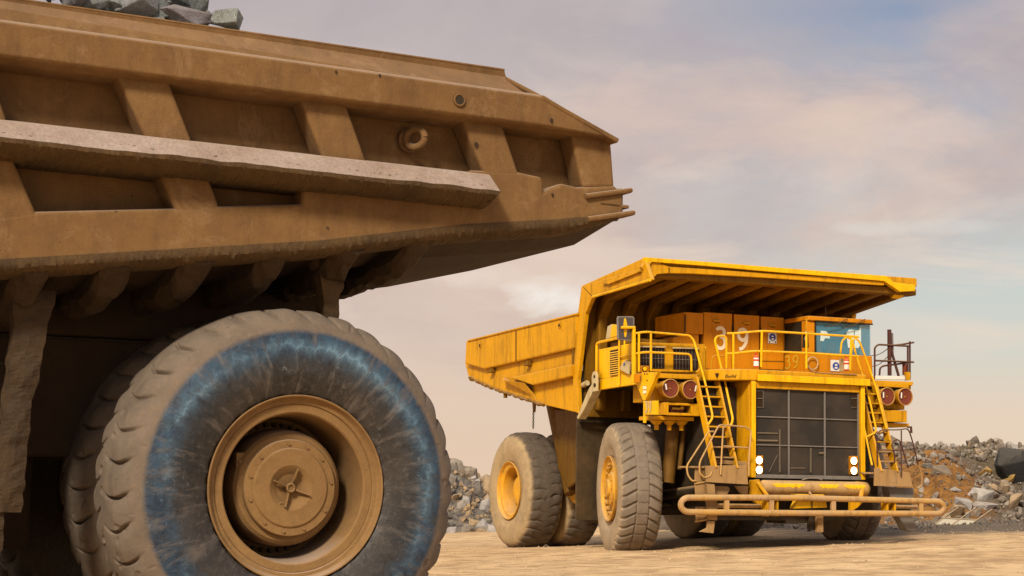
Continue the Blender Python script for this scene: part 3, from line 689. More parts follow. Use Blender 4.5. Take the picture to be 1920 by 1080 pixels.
for i in range(46):
    x = rg.uniform(60, 372); b = rg.uniform(-.75, -1.7); y = 4+(x-110)*.16-rg.uniform(6, 40)*(1-max(0, x-330)/60); p = NF.B(x, y, b); s_ = rg.choice((.10, .13, .17, .2))
    put_rock('ore_rock', rg.randrange(99), nworld(p[0], b, p[2]), (s_, s_*.9, s_), ROCKB, 'blue-grey ore rock heaped along the top edge of the loaded body', 'rock', 'ore rocks heaped on the near truck')
# ore heap below the visible lumps
mb = MB(); mb2 = []
xs_ = [-6.4+.25*i for i in range(36)]; ys_ = [-.35-.25*i for i in range(25)]
def lz(u, b): return 5.28+.75*sstep(-1.0, -4.5, u)*min(1, (-b-.2)/1.4)*min(1, (6.5+b)/1.4)+.12*noise.noise(Vector((u*2, b*2, 4)))-.6*sstep(-.9, 1.6, u)
vs = [(u, b, lz(u, b)) for b in ys_ for u in xs_]; n = len(xs_)
mb.add(vs, [(j*n+i, j*n+i+1, (j+1)*n+i+1, (j+1)*n+i) for j in range(len(ys_)-1) for i in range(n-1)])
ob = mb.build('ore_fines', ROCKB); ob.location = (NF.o[0], NF.o[1], 0); ob.rotation_euler = (0, 0, PH); tag(ob, 'fine broken ore filling the body between the larger lumps', 'ore', kind='stuff')
# ------------------------------------------------------------------ yellow truck (number 39)
yt = empty('haul_truck', (YF.o[0], YF.o[1], 0), TH, 'yellow empty dump truck numbered 39 with lit headlamps, facing the viewer', 'dump truck', 'mining haul trucks')
L = lambda x, y, a=-.15: YF.A(x, y, a)
P = lambda x, y, t: YF.B(x, y, t)
SY = 3.68
def mir(p): return (2*SY-p[0], p[1], p[2])
def lpl(mb, px, a, th): mb.prism([L(x, y, a) for x, y in px], (th, 0, 0)); return mb
def fpl(mb, px, t, th): mb.prism([P(x, y, t) for x, y in px], (0, -th, 0)); return mb
AR = 7.6
# --- dump body
mb = MB(); lpl(mb, [(874, 640), (1084, 589), (1090, 537), (1109, 557), (1096, 590), (1080, 712), (1083, 774), (1024, 760), (932, 729), (896, 720), (878, 705), (872, 682)], -.15, .12)
tb = mb.build('dump_body', YEL, yt, .02)
mb = MB(); lpl(mb, [(874, 639), (1083, 588), (1076, 653), (907, 692), (873, 682)], -.28, .14); mb.build('upper_side_plate', YEL, tb, .04)
mb = MB()
A, B, C, D = L(946, 706, -.15), L(1068, 682, -.15), L(1066, 706, -.15), L(1000, 721, -.15)
mb.sweep([A, L(1010, 760, -.15), L(1004, 742, -.15)], [tuple(Vector(A)+Vector((-.22, .35, -.12))), tuple(Vector(L(1004, 742))+Vector((-.05, 0, 0))), tuple(Vector(D)+Vector((-.22, -.1, .05)))])
mb.build('corner_gusset', YEL, tb, .01)
mb = MB(); lpl(mb, [(955, 708), (1070, 683), (1069, 706), (998, 722)], -.34, .2); mb.build('lower_side_rail', YEL, tb, .03)
mb = MB(); lpl(mb, [(1083, 588), (1090, 536), (1110, 557), (1097, 589), (1082, 712), (1085, 776), (1075, 771), (1074, 711)], -.24, .12); mb.build('corner_post', YEL, tb, .02)
mb = MB(); lpl(mb, [(966, 617), (968, 616), (968, 676), (966, 677)], -.292, .02); lpl(mb, [(1073, 655), (1075, 655), (1073, 708), (1071, 708)], -.25, .02); mb.build('weld_seam', YELI, tb)
for (x, y) in ((900, 648), (1049, 610)):
    p = L(x, y, -.29); mb = MB(); mb.cyl((-.289, p[1], p[2]), (-.30, p[1], p[2]), .085, 20); mb.build('hole_collar', YEL, tb, .01)
    mb = MB(); mb.cyl((-.295, p[1], p[2]), (-.305, p[1], p[2]), .05, 16); mb.build('drain_hole', BLK, tb)
for (x, y) in ((923, 695), (991, 682)):
    p = L(x, y, -.2); mb = MB(); mb.prism([(-.30, p[1]-.14, p[2]-.06), (-.30, p[1]+.14, p[2]-.06), (-.30, p[1]+.14, p[2]+.07)], (.2, 0, 0)); mb.build('rope_hook', YELI, tb, .01)
mb = MB(); mb.tube([L(878, 639, -.29), L(1083, 588.5, -.29)], .03, 8); mb.build('rim_edge', YEL, tb)
# floor, far wall, bulkhead
f0, f1, f2 = L(1083, 774), L(932, 729), L(874, 690)
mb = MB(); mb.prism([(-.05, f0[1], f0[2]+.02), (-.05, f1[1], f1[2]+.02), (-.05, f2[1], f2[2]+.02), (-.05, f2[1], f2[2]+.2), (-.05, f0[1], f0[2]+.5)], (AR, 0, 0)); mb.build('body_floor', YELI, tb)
mb = MB(); mb.prism([(AR, p[1], p[2]) for p in (L(874, 640), L(1084, 589), L(1090, 537), L(1108, 557), L(1080, 712), L(1083, 774), L(932, 729), L(874, 690))], (.12, 0, 0)); mb.build('far_side_wall', YEL, tb)
mb = MB(); mb.prism([(-.03, -1.5, 3.25), (-.03, -1.5, 6.4), (-.03, -1.34, 6.4), (-.03, -1.34, 3.25)], (AR+.0, 0, 0)); mb.build('bulkhead', YELI, tb)
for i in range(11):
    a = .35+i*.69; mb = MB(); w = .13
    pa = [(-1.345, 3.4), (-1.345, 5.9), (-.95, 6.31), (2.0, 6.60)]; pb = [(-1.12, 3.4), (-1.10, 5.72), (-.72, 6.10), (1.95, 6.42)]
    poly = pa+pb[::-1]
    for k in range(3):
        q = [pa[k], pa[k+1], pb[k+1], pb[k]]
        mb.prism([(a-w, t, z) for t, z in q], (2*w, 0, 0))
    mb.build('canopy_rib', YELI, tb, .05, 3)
# shaggy caked edge under the floor
mb = MB(); P0, P1, P2 = L(1020, 760), L(932, 731), L(880, 708)
crust(mb, [P0, P1, P2], .045, .05, 1.0, 7)
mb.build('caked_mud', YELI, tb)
mb = MB(); p = L(944, 738); mb.box(p[0], p[0]+.1, p[1], p[1]+.05, p[2]-.12, p[2]); mb.build('floor_tab', YELI, tb)
mb = MB(); p = L(1000, 752, .1); mb.prism([(p[0], p[1]-.08, p[2]), (p[0], p[1]+.1, p[2]), (p[0], p[1]+.05, p[2]-.3), (p[0], p[1]-.02, p[2]-.3)], (.05, 0, 0)); mb.build('chain_bracket', YELI, tb)
mb = MB()
for k in range(9):
    z = p[2]-.3-.045*k*1.15; c, s_ = (1, 0) if k % 2 else (0, 1)
    mb.tube([(p[0]+.022*cos(t)*c, p[1]+.02+.022*cos(t)*s_, z+.038*sin(t)) for t in [2*pi*j/10 for j in range(11)]], .009, 5)
mb.build('hanging_chain', DARK, tb)
# canopy
mb = MB(); mb.prism([(-.20, -1.30, 6.53), (-.20, 2.12, 6.86), (-.20, 2.12, 6.64), (-.20, -1.0, 6.34), (-.20, -1.36, 6.3)], (AR+.1, 0, 0)); can = mb.build('canopy', YEL, yt, .02)
mb = MB(); lpl(mb, [(1091, 536), (1200, 503), (1208, 484), (1221, 524), (1110, 556)], -.26, .1); mb.build('canopy_side_beam', YEL, can, .02)
mb = MB(); mb.tube([L(1112, 556.5, -.29), L(1219, 525, -.29)], .035, 8); mb.build('side_beam_flange', YEL2, can)
mb = MB(); lpl(mb, [(1128, 531), (1190, 511), (1199, 504), (1200, 509), (1140, 533)], -.33, .07); mb.build('side_step', YEL, can, .01)
top = [(1209, 482), (1330, 491), (1440, 500), (1560, 509.5), (1662, 517), (1676, 529), (1716, 534), (1716, 545.5), (1688, 547), (1658, 527), (1560, 518.5), (1440, 509), (1330, 499), (1222, 491), (1213, 505)]
mb = MB(); fpl(mb, top, 2.3, .16); mb.build('front_lip', YEL2, can, .012)
mb = MB(); fpl(mb, [(1203, 500), (1213, 486), (1235, 492), (1254, 500), (1440, 512), (1560, 520), (1658, 528), (1658, 535), (1560, 529), (1440, 521), (1300, 513), (1254, 512), (1232, 514), (1221, 526)], 2.24, .12); mb.build('lip_flange', YEL, can, .012)
mb = MB(); fpl(mb, [(1254, 501.5), (1256, 501.5), (1256, 512), (1254, 512)], 2.252, .02); mb.build('lip_joint', YELI, can)
mb = MB(); mb.tube([P(1672, 552, 1.9), P(1683, 555, 1.9), P(1690, 550, 1.9)], .09, 10, bend=.1); mb.build('lip_end_roll', YEL2, can)
mb = MB(); mb.box(.0, 7.5, 1.7, 2.1, 6.42, 6.60); mb.build('front_beam', YELI, can, .03)

# --- chassis and running gear
mb = MB(); mb.box(2.1, 2.65, -8, 2.6, 1.25, 2.1); mb.box(4.7, 5.25, -8, 2.6, 1.25, 2.1); mb.box(1.5, 5.9, -.5, .5, 1.1, 1.9); mb.box(1.4, 5.9, 1.2, 2.7, .95, 1.85); mb.box(2.0, 5.3, .2, 1.9, 2.0, 4.0)
cs = mb.build('chassis', DARK, yt, .04)
mb = MB(); mb.cyl((1.0, -6, 1.45), (6.3, -6, 1.45), .62, 28); mb.build('rear_axle', DARK, yt)
p = L(1100, 886, 1.25)
mb = MB(); mb.lathe([(0, .93), (.03, .90), (.10, .86), (.16, .60), (.19, .3), (.2, 0)], seg=48)
q = MB(); q.v = [(-(-v[1]), 0, 0) for v in []]
ob = mb.build('round_tank', HUBY, yt, loc=(1.25, -p[1], p[2]), rot=(0, 0, radians(-68)))
mb = MB(); mb.cyl((0, 0, 0), (0, -2.6, 0), .93, 40); mb.build('tank_barrel', YELI, ob)
for rr_, n in ((.72, 14), (.45, 8)):
    for k in range(n): t = 2*pi*k/n; MB().cyl((rr_*cos(t), .10, rr_*sin(t)), (rr_*cos(t), .22, rr_*sin(t)), .032, 6).build('tank_bolt', DARK, ob)
mb = MB(); a, c = L(1046, 768, .9), L(1072, 925, .9); mb.cyl((.9, a[1], a[2]+.2), (.9, c[1], c[2]), .34, 20, .2); mb.build('hoist_cylinder', DEEP, yt)
mb = MB(); lpl(mb, [(1030, 768), (1088, 768), (1078, 905), (1064, 915), (1046, 880)], .65, .1); mb.build('hoist_guard', DEEP, yt, .03)
def y_wheel(a, t, z, outer, ty, tm, face, steer=0, spin=0, deep=False):
    """outer = -1 faces left, +1 faces right"""
    mb = MB()
    if deep: mb.lathe([(-.48, .74), (-.10, .755), (-.02, .79), (.02, .79), (.03, .775), (0, .755), (-.05, .73), (-.06, .66), (-.09, .62), (-.45, .58), (-.62, .56), (-.63, 0)], seg=96)
    else: mb.lathe([(-.45, .74), (-.10, .755), (-.02, .79), (.02, .79), (.03, .775), (0, .75), (-.04, .73), (-.05, .68), (-.10, .66), (-.14, .60), (-.10, .50), (-.10, .42), (-.02, .38), (.0, .22), (.06, .20), (.07, 0)], seg=96)
    w = mb.build('wheel', face, yt, loc=(a, -t, z), rot=(0, 0, radians(-90*(-outer)*1)+steer), ang=28)
    w.rotation_euler = (0, 0, radians(-90 if outer < 0 else 90)+steer)
    mesh_child('tyre', ty, tm, w, (0, .49, 0), (0, spin, 0))
    if deep:
        mb = MB(); mb.lathe([(-.62, .40), (-.34, .39), (-.28, .37), (-.26, .33), (-.26, .1), (-.28, 0)], seg=48); mb.build('hub', HUBY, w)
    else:
        for k in range(20):
            t_ = 2*pi*k/20; mb = MB(); mb.cyl((.61*cos(t_), -.13, .61*sin(t_)), (.61*cos(t_), -.02, .61*sin(t_)), .045, 7, .03); mb.build('wheel_clamp', HUBY, w)
        for k in range(8): t_ = 2*pi*k/8; MB().cyl((.3*cos(t_), -.03, .3*sin(t_)), (.3*cos(t_), .02, .3*sin(t_)), .02, 6).build('hub_bolt', HUBY, w)
    return w
hz = L(1142, 916, 0)[2]
def wz(a, t):
    x = YF.o[0]+a*YF.ea[0]+t*YF.eb[0]; y = YF.o[1]+a*YF.ea[1]+t*YF.eb[1]; return gbase(x, y)+1.50
y_wheel(-.02, .02, hz, -1, TB, TYF, HUBY, steer=radians(-14), spin=.03)
y_wheel(7.36, .02, wz(6.9, 0), 1, TB, TYF, HUBY, steer=radians(-14), spin=.09)
rh = L(954, 921, -.13)
y_wheel(-.13, rh[1], rh[2]+.02, -1, TS, TYR, HUBY, spin=.05, deep=True)
y_wheel(1.08, rh[1], rh[2]+.04, -1, TS, TYR, HUBY, spin=.4, deep=True)
y_wheel(6.2, rh[1], wz(5.8, rh[1]), 1, TS, TYR, HUBY, spin=.2, deep=True)
y_wheel(7.4, rh[1], wz(7., rh[1]), 1, TS, TYR, HUBY, spin=.6, deep=True)

# --- deck, fenders, pods (left and right)
mb = MB(); mb.box(-.12, 1.95, -.4, 1.92, 4.12, 4.2); mb.box(5.45, 7.46, -.4, 1.92, 4.14, 4.22)
mb.prism([(1.35, 1.0, 4.04), (1.42, 2.3, 4.04), (1.60, 2.62, 4.04), (1.90, 2.90, 4.04), (2.3, 3.0, 4.04), (5.36, 3.0, 4.04), (5.6, 2.6, 4.04), (5.6, -.6, 4.04), (1.35, -.6, 4.04)], (0, 0, .26))
dk = mb.build('front_deck', YEL, yt, .025)
mb = MB(); mb.box(2.32, 5.42, 3.002, 3.07, 4.03, 4.19); mb.build('deck_edge_band', YEL2, dk, .01)
# dark wheel arch lining
mb = MB(); mb.box(.02, 1.9, -1.42, 1.9, 3.93, 4.05); mb.box(1.85, 1.95, -1.42, 1.9, 2.3, 4.0); mb.box(-.12, 1.9, -1.50, -1.42, 3.1, 4.4); mb.build('wheel_arch', DARK, yt, .01); mb = MB(); mb.box(5.5, 7.4, -1.42, 1.9, 3.93, 4.05); mb.build('wheel_arch', DARK, yt, .01)
mb = MB(); p = P(1083.5, 785, -1.46); q_ = P(1120, 976, -1.46); mb.box(p[0], q_[0]+.55, -1.56, -1.50, q_[2], p[2]+.1); mb.build('mud_flap', FLAP, yt, .012)
mb = MB(); lpl(mb, [(1120, 712), (1187, 700), (1233, 697), (1209.5, 751), (1205, 750), (1193, 720.5), (1162, 725), (1120, 731.5), (1112, 735), (1111, 716)], -.16, .1); fen = mb.build('fender', YEL2, yt, .012)
mb = MB(); lpl(mb, [(1113, 715), (1119.5, 712), (1110, 737), (1095, 768), (1084, 786), (1081.5, 783), (1092, 757), (1103, 730)], -.26, .22); mb.build('fender_strut', CREAM, fen, .01)
mb = MB(); lpl(mb, [(1110, 735), (1109, 706), (1111, 698), (1114, 696), (1118, 698), (1119, 706), (1119, 733)], -.30, .05); lug = mb.build('lifting_lug', CREAM, fen, .01)
mb = MB(); p = L(1114, 706, -.31); mb.cyl((-.30, p[1], p[2]), (-.312, p[1], p[2]), .04, 14); mb.build('lug_hole', BLK, lug); mb = MB(); p = L(1115, 722, -.31); mb.cyl((-.30, p[1], p[2]), (-.32, p[1], p[2]), .05, 12); mb.build('lug_hole', BLK, lug)
mb = MB(); mb.cyl(L(1094, 722, -.1), L(1101, 718, -.1), .07, 12); mb.build('strut_pin', CREAM, fen)
mb = MB(); lpl(mb, [(1209, 751), (1206, 751), (1205.5, 793), (1208.5, 793)], -.16, .05); lpl(mb, [(1209, 752.5), (1228, 751), (1228, 777.5), (1209, 777.5)], -.165, .1); mb.build('fender_corner_plate', YEL2, fen, .008)
digits('39', 'number', CREAM, fen, (-.168, L(1218, 763)[1]-.03, L(1218, 763)[2]), .27, radians(-90), w=.17, sx=.9)
for k, (x, y) in enumerate(((1209, 727), (1209, 735))):
    p = L(x, y, -.165); mb = MB(); mb.box(-.175, -.165, p[1]-.08, p[1]+.08, p[2]-.035, p[2]+.035); mb.build('faded_decal', NUM, fen)
for (x, y) in ((1208.5, 701), (1213, 701), (1213, 713)): p = L(x, y, -.17); MB().cyl((-.155, p[1], p[2]), (-.175, p[1], p[2]), .018, 8).build('fender_bolt', BLK, fen)

def pod(right):
    M_ = (lambda p: mir(p)) if right else (lambda p: p)
    def bx(mb, a0, a1, t0, t1, z0, z1):
        if right: a0, a1 = 2*SY-a1, 2*SY-a0
        mb.box(a0, a1, t0, t1, z0+(.03 if right else 0), z1+(.03 if right else 0)); return mb
    mb = MB(); bx(mb, .16, 1.22, .9, 1.98, 3.52, 4.0); pd = mb.build('lamp_pod', YEL, yt, .015)
    mb = MB(); bx(mb, .13, 1.30, .9, 2.12, 4.06, 4.17); bx(mb, -.02, .2, .9, 2.0, 4.03, 4.12); mb.build('pod_roof', YEL, pd, .01)
    mb = MB(); bx(mb, .16, 1.24, 1.5, 1.9, 3.98, 4.07); mb.build('pod_gap', BLK, pd)
    mb = MB(); ctr = P(1270, 764.5, 2.2)
    z0, z1 = 3.20, 3.49
    if right: bx(mb, .27, 1.24, 1.3, 2.22, z0, z1)
    else:
        bx(mb, .29, .42, 1.3, 2.22, z0, z1); bx(mb, 1.0, 1.25, 1.3, 2.22, z0, z1); bx(mb, .42, 1.0, 1.3, 2.22, z0, z0+.06); bx(mb, .42, 1.0, 1.3, 2.22, z1-.055, z1); bx(mb, .42, 1.0, 1.3, 1.9, z0+.06, z1-.055)
    mb.build('lamp_box', YEL, pd, .01)
    if not right:
        mb = MB(); mb.prism([(.46, 2.1, 3.42), (.95, 2.1, 3.42), (.85, 2.1, 3.28), (.56, 2.1, 3.28)], (0, -.1, 0)); mb.build('amber_lens', MARP, pd, .01)
        mb = MB(); mb.box(.55, .80, 2.12, 2.16, 3.33, 3.39); mb.box(.76, .84, 2.13, 2.18, 3.34, 3.42); mb.build('lamp_latch', YELI, pd, .008)
    mb = MB(); bx(mb, .12, 1.16, 1.3, 2.1, 3.09, 3.18); mb.build('pod_base', YEL, pd, .01)
    if not right:
        for a in (.30, .64, .96):
            mb = MB(); mb.cyl((a, 1.85, 3.08), (a, 1.85, 2.98), .17, 16, .07); mb.cyl((a, 1.85, 2.98), (a, 1.85, 2.86), .055, 12); mb.build('horn', YEL, pd, .004)
    for i, (a, zc) in enumerate(((.40, 3.815), (.93, 3.805))):
        c = M_((a, 0, 0))[0]; zc += .04 if right else 0
        mb = MB(); mb.lathe([(0, .17), (.30, .205), (.40, .22), (.425, .222), (.43, .215), (.425, .205), (.405, .20)], seg=48); h = mb.build('round_lamp', YEL, pd, loc=(c, -1.92, zc))
        mb = MB(); mb.lathe([(.43, .214), (.432, .205), (.424, .203)], seg=48); mb.build('lamp_rim', BUMP, h)
        mb = MB(); mb.lathe([(.405, .202), (.395, .14), (.385, .10), (.39, .06), (.375, .0)], seg=48); mb.build('lamp_lens', MARP, h)
        mb = MB(); mb.cyl((0, .37, 0), (0, .40, 0), .015, 8); mb.build('lamp_bulb', YEL, h)
        sgn = (-1 if (i == 0) else 1) if not right else -1
        an = radians(-12*sgn) if not right else 0; x0 = .125*sgn
        mb = MB(); cz, sz_ = cos(an), sin(an)
        mb.prism([(x0+dx*cz-dz*sz_, .43, .03+dx*sz_+dz*cz) for dx, dz in ((-.018, -.07), (.018, -.07), (.018, .07), (-.018, .07))], (0, .006, 0)); mb.build('reflector_strip', WHT, h)
    return pd
pod(False); pod(True)
# engine-side housing on the left deck
mb = MB()
A, B, C, D = L(1120, 655.5), L(1189, 642), L(1189, 703), L(1120, 711.5)
mb.prism([A, B, C, D], (1.95, 0, 0)); hs = mb.build('engine_housing', YEL2, yt, .02)
mb = MB(); fpl(mb, [(1197, 641.5), (1322, 645.5), (1322, 697), (1197, 693)], 1.66, .08); ff = mb.build('housing_front', YEL, hs, .01)
for (x0, x1, y0, y1) in ((1200.5, 1246, 651.5, 690), (1263, 1309, 654, 693)):
    mb = MB(); fpl(mb, [(x0, y0), (x1, y0+1), (x1, y1+1), (x0, y1)], 1.675, .02); g = mb.build('intake_grid', BLK, hs)
    mb = MB()
    for k in range(1, 8):
        x = x0+(x1-x0)*k/8; mb.prism([P(x-.3, y0, 1.69), P(x+.3, y0, 1.69), P(x+.3, y1, 1.69), P(x-.3, y1, 1.69)], (0, -.01, 0))
    ym = (y0+y1)/2; mb.prism([P(x0+2, ym, 1.70), P(x1-2, ym+1, 1.70), P(x1-2, ym+2, 1.70), P(x0+2, ym+1, 1.70)], (0, -.01, 0)); mb.build('grid_bar', GREY, g)
    mb = MB(); fpl(mb, [(x0-1, y0-3), (x1+2, y0-2), (x1+2, y0+.6), (x0-1, y0-.4)], 1.74, .07); mb.build('intake_hood', CREAM, hs, .008)
mb = MB(); lpl(mb, [(1143.5, 657.5), (1161, 654), (1161, 702), (1143.5, 704.5)], -.165, .02); lv = mb.build('louvre', BLK, hs)
mb = MB()
for k in range(11):
    y0 = 659.5+k*4.15; a_, b_ = L(1144, y0+1.2, -.18), L(1160.5, y0-1.6, -.18); mb.prism([a_, b_, (b_[0]-.02, b_[1], b_[2]-.028), (a_[0]-.02, a_[1], a_[2]-.028)], (.02, 0, 0))
mb.build('louvre_slat', YEL2, lv)
mb = MB(); lpl(mb, [(1146, 644), (1187, 634), (1187, 641), (1146, 651)], -.1, .9); mb.build('housing_ledge', YELI, hs)
mb = MB(); a_ = L(1141, 634, -.05); mb.prism([L(1135.5, 636, -.1), L(1139, 612, -.1), L(1147, 607.5, -.1), L(1143.5, 634, -.1)], (.02, .0, 0)); mb.build('pale_cover', CREAM, hs, .006)
mb = MB(); mb.prism([L(1143.5, 634, -.09), L(1147, 607.5, -.09), L(1157, 610, -.09), L(1157, 631, -.09)], (.4, 0, 0)); mb.build('air_cleaner', YEL2, hs, .02)
mb = MB(); mb.tube([L(1118.5, 711, -.2), L(1119, 645, -.2), L(1123, 642, -.2), L(1158, 634, -.2)], .035, 8, bend=.08); mb.build('side_rail', YEL2, hs)
mb = MB(); mb.tube([L(1161, 722, -.2), L(1161, 637, -.2)], .022, 8); mb.build('side_post', YEL2, hs)
mb = MB(); mb.tube([L(1161, 669, -.2), L(1187, 664, -.2)], .018, 8); mb.build('side_crossbar', YEL2, hs)
mb = MB(); lpl(mb, [(1164, 685), (1172, 675), (1181, 679), (1178, 702), (1161, 692)], -.24, .06); wb = mb.build('side_lamp', CREAM, hs, .01)
mb = MB(); lpl(mb, [(1178, 700), (1182, 680), (1184, 681), (1185, 697), (1181, 700)], -.2, .08); mb.build('lamp_bracket', DARK, wb)
mb = MB(); p = L(1170, 683, -.25); mb.cyl((-.24, p[1], p[2]), (-.252, p[1], p[2]), .035, 12); mb.build('blue_badge', BLU, wb)
# mirror on its post
mb = MB(); fpl(mb, [(1159, 593), (1187, 593), (1190, 596), (1189, 636), (1186, 639), (1162, 638), (1158, 634), (1157.5, 597)], 1.86, .05); mr = mb.build('mirror', GREY, yt, .01)
mb = MB(); fpl(mb, [(1160, 595), (1187, 595.5), (1186.5, 636), (1161, 635.5)], 1.865, .01); mb.build('mirror_glass', MIRR, mr)
mb = MB(); fpl(mb, [(1170.5, 597), (1173.5, 597), (1176.5, 610), (1176.5, 617), (1174, 632), (1171.5, 632), (1169, 617), (1169, 610)], 1.875, .01); mb.build('mirror_reflection', YEL2, mr, .004)  # yellow reflection in the mirror, shaped as a thin plate
mb = MB(); mb.tube([P(1165, 614, 1.93), P(1190, 614, 1.93)], .035, 8); mb.tube([P(1171, 638, 1.84), P(1171, 654, 1.84)], .02, 8); mb.build('mirror_arm', YEL2, mr)
mb = MB(); fpl(mb, [(1187, 612), (1192, 612), (1192, 717), (1187, 717)], 1.95, .08); mb.build('mirror_post', YEL2, mr, .008)
mb = MB(); fpl(mb, [(1190, 701), (1201, 701), (1200, 717), (1190, 717)], 1.99, .12); mb.build('post_foot', ORG, mr, .008)
def rail(name, paths, mat, parent=None, r=.027, seg=8, bend=.12):
    mb = MB()
    for path in paths: mb.tube([P(x, y, t) for x, y, t in path], r, seg, bend=bend)
    return mb.build(name, mat, parent or yt)
rail('deck_handrail', [[(1192, 625, 1.9), (1210, 622, 1.95), (1240, 624.5, 1.95), (1293, 629, 1.95), (1301, 638, 2.0), (1322, 717, 2.3), (1337, 783, 2.85), (1327, 797, 2.9)],
     [(1192, 663, 1.9), (1210, 660, 1.95), (1296, 664, 1.95), (1296.5, 697, 1.95)], [(1198, 625, 1.92), (1198, 697, 1.92)], [(1220.5, 623, 1.95), (1220.5, 696, 1.95)]], YEL2)
mb = MB(); fpl(mb, [(1199.5, 685.5), (1217, 686), (1217, 698), (1199.5, 697.5)], 1.9, .08); mk = mb.build('marker_lamp', ORG, yt, .006)
mb = MB(); p = P(1208.5, 691.5, 1.91); mb.cyl((p[0], 1.90, p[2]), (p[0], 1.915, p[2]), .065, 20); mb.build('black_ring', BLK, mk); mb = MB(); mb.cyl((p[0], 1.91, p[2]), (p[0], 1.93, p[2]), .05, 20); mb.build('yellow_lens', YEL2, mk)
mb = MB(); fpl(mb, [(1222, 692), (1290, 694.5), (1294, 697.5), (1222, 696)], 1.97, .1); mb.build('deck_kick_plate', YEL, yt)
rail('deck_handrail', [[(1364, 625, 2.35), (1376, 625, 2.5), (1430, 620.5, 3.0), (1508, 625, 3.0), (1610, 631.5, 3.0)], [(1364, 663, 2.35), (1376, 662.5, 2.5), (1411, 658.5, 2.9), (1430, 658.5, 3.0), (1513, 662, 3.0), (1610, 668, 3.0)],
     [(1375, 625, 2.5), (1375, 694, 2.5)], [(1428.5, 621, 3.0), (1427, 688, 3.0)], [(1512, 625, 3.0), (1512, 691, 3.0)], [(1596, 631, 3.0), (1594, 694, 3.0)]], YEL2)
rail('ladder_handrail', [[(1362, 690, 2.2), (1362, 634, 2.2), (1358, 630, 2.2), (1345, 630, 2.2), (1340, 637, 2.2), (1350, 680, 2.25), (1360, 719, 2.4), (1374, 785, 2.9), (1372, 795, 2.9), (1364, 804, 2.9)]], YEL2, bend=.06)
rail('ladder_gate', [[(1333, 700, 2.1), (1335, 667, 2.1), (1360, 667, 2.1)], [(1339, 700, 2.3), (1354, 690, 2.3)]], YEL, r=.018)
rail('rail_stay', [[(1306, 698, 2.2), (1315, 688, 2.2)]], YEL, r=.018)
mb = MB(); fpl(mb, [(1334, 694), (1352, 695), (1352, 702.5), (1338, 701.5)], 2.05, .04); mb.build('white_plate', WHT, yt)
# lit headlamps, radiator
mb = MB(); r0 = P(1406, 720, 2.9); r1 = P(1617, 735, 2.9); zt = 4.035; zb = P(1500, 897, 2.9)[2]
mb.box(r0[0], r1[0], 1.95, 2.84, zb, zt); 
ga, gb_ = P(1413.5, 800, 2.9)[0], P(1610, 800, 2.9)[0]; gz1 = P(1500, 731.5, 2.9)[2]; gz0 = P(1500, 894, 2.9)[2]
mb.box(r0[0], ga, 2.84, 2.98, zb, zt); mb.box(gb_, r1[0], 2.84, 2.98, zb, zt); mb.box(ga, gb_, 2.84, 2.95, gz1, zt)
rd = mb.build('radiator_housing', YEL, yt, .012)
mb = MB(); mb.box(r0[0]-.005, ga-.004, 2.982, 3.0, zb, zt-.02); mb.box(gb_+.004, r1[0]+.005, 2.982, 3.0, zb, zt-.02); mb.build('edge_strip', YEL2, rd, .006)
mb = MB(); mb.box(ga, gb_, 2.85, 2.87, gz0, gz1); gr = mb.build('radiator_grille', MESH, rd)
mb = MB(); wbar = .018
for x in (1414.5, 1479, 1546.5, 1609): a = P(x, 800, 2.9)[0]; mb.box(a-wbar, a+wbar, 2.872, 2.91, gz0, gz1)
for y in (731.5, 784.5, 836.5): z = P(1512, y, 2.9)[2]; mb.box(ga, gb_, 2.874, 2.905, z-wbar*.7, z+wbar*.7)
mb.box(ga-.02, gb_+.08, 2.86, 2.99, zb-.01, zb+.075); mb.build('grille_frame', GREY, gr, .004)
mb = MB()
for (pts, w) in (([(1442, 885), (1458, 853)], .012), ([(1462, 805), (1462, 886)], .03), ([(1418, 812), (1458, 813)], .02), ([(1520, 840), (1520, 886)], .03), ([(1480, 878), (1510, 878)], .014), ([(1535, 850), (1546, 850)], .03), ([(1418, 826), (1458, 827)], .03)):
    A, B = P(*pts[0], 2.88), P(*pts[1], 2.88); mb.tube([A, B], w, 6)
mb.build('inner_hose', paint('dim_core_parts', (.10, .08, .06), dust=(.14, .10, .06)), gr)
for (x0, x1) in ((1418, 1431), (1596, 1609)):
    mb = MB(); fpl(mb, [(x0, 733), (x1, 733.5), (x1, 764), (x0, 763)], 2.885, .012); k_ = mb.build('corner_panel', BLK, gr); rail('corner_frame', [[(x0, 733, 2.9), (x1, 733, 2.9), (x1, 764, 2.9), (x0, 763.5, 2.9)], [(x0, 747, 2.9), (x1, 747, 2.9)]], GREY, k_, .008, 5, 0)
for (x, ys_) in ((1423, (863, 881)), (1600.5, (864, 882.5))):
    mb = MB(); fpl(mb, [(x-7, ys_[0]-9), (x+8, ys_[0]-9), (x+8, ys_[1]+7), (x-7, ys_[1]+7)], 2.93, .06); hb = mb.build('headlamp_bracket', ORG, yt, .008)
    for y in ys_:
        c = P(x, y, 2.96); mb = MB(); mb.lathe([(0, .095), (.05, .098), (.055, .09), (.045, .085)], c=(c[0], 2.93, c[2]), seg=32); hl = mb.build('headlight', YEL, hb)
        mb = MB(); mb.lathe([(.035, .088), (.05, .06), (.055, 0)], c=(c[0], 2.93, c[2]), seg=32); mb.build('lens', LAMP, hl)
p = P(1376, 708, 2.3)
text('Euclid', 'brand_lettering', BLK, dk, (1.735, 2.775, 4.13), .08, (radians(90), 0, radians(-43)), -.001, .25, 1.0)
mb = MB(); mb.prism([(1.49, 2.50, 4.2), (1.55, 2.56, 4.2), (1.53, 2.52, 4.08)], (-.02, .02, 0)); mb.build('brand_mark', BLK, dk)
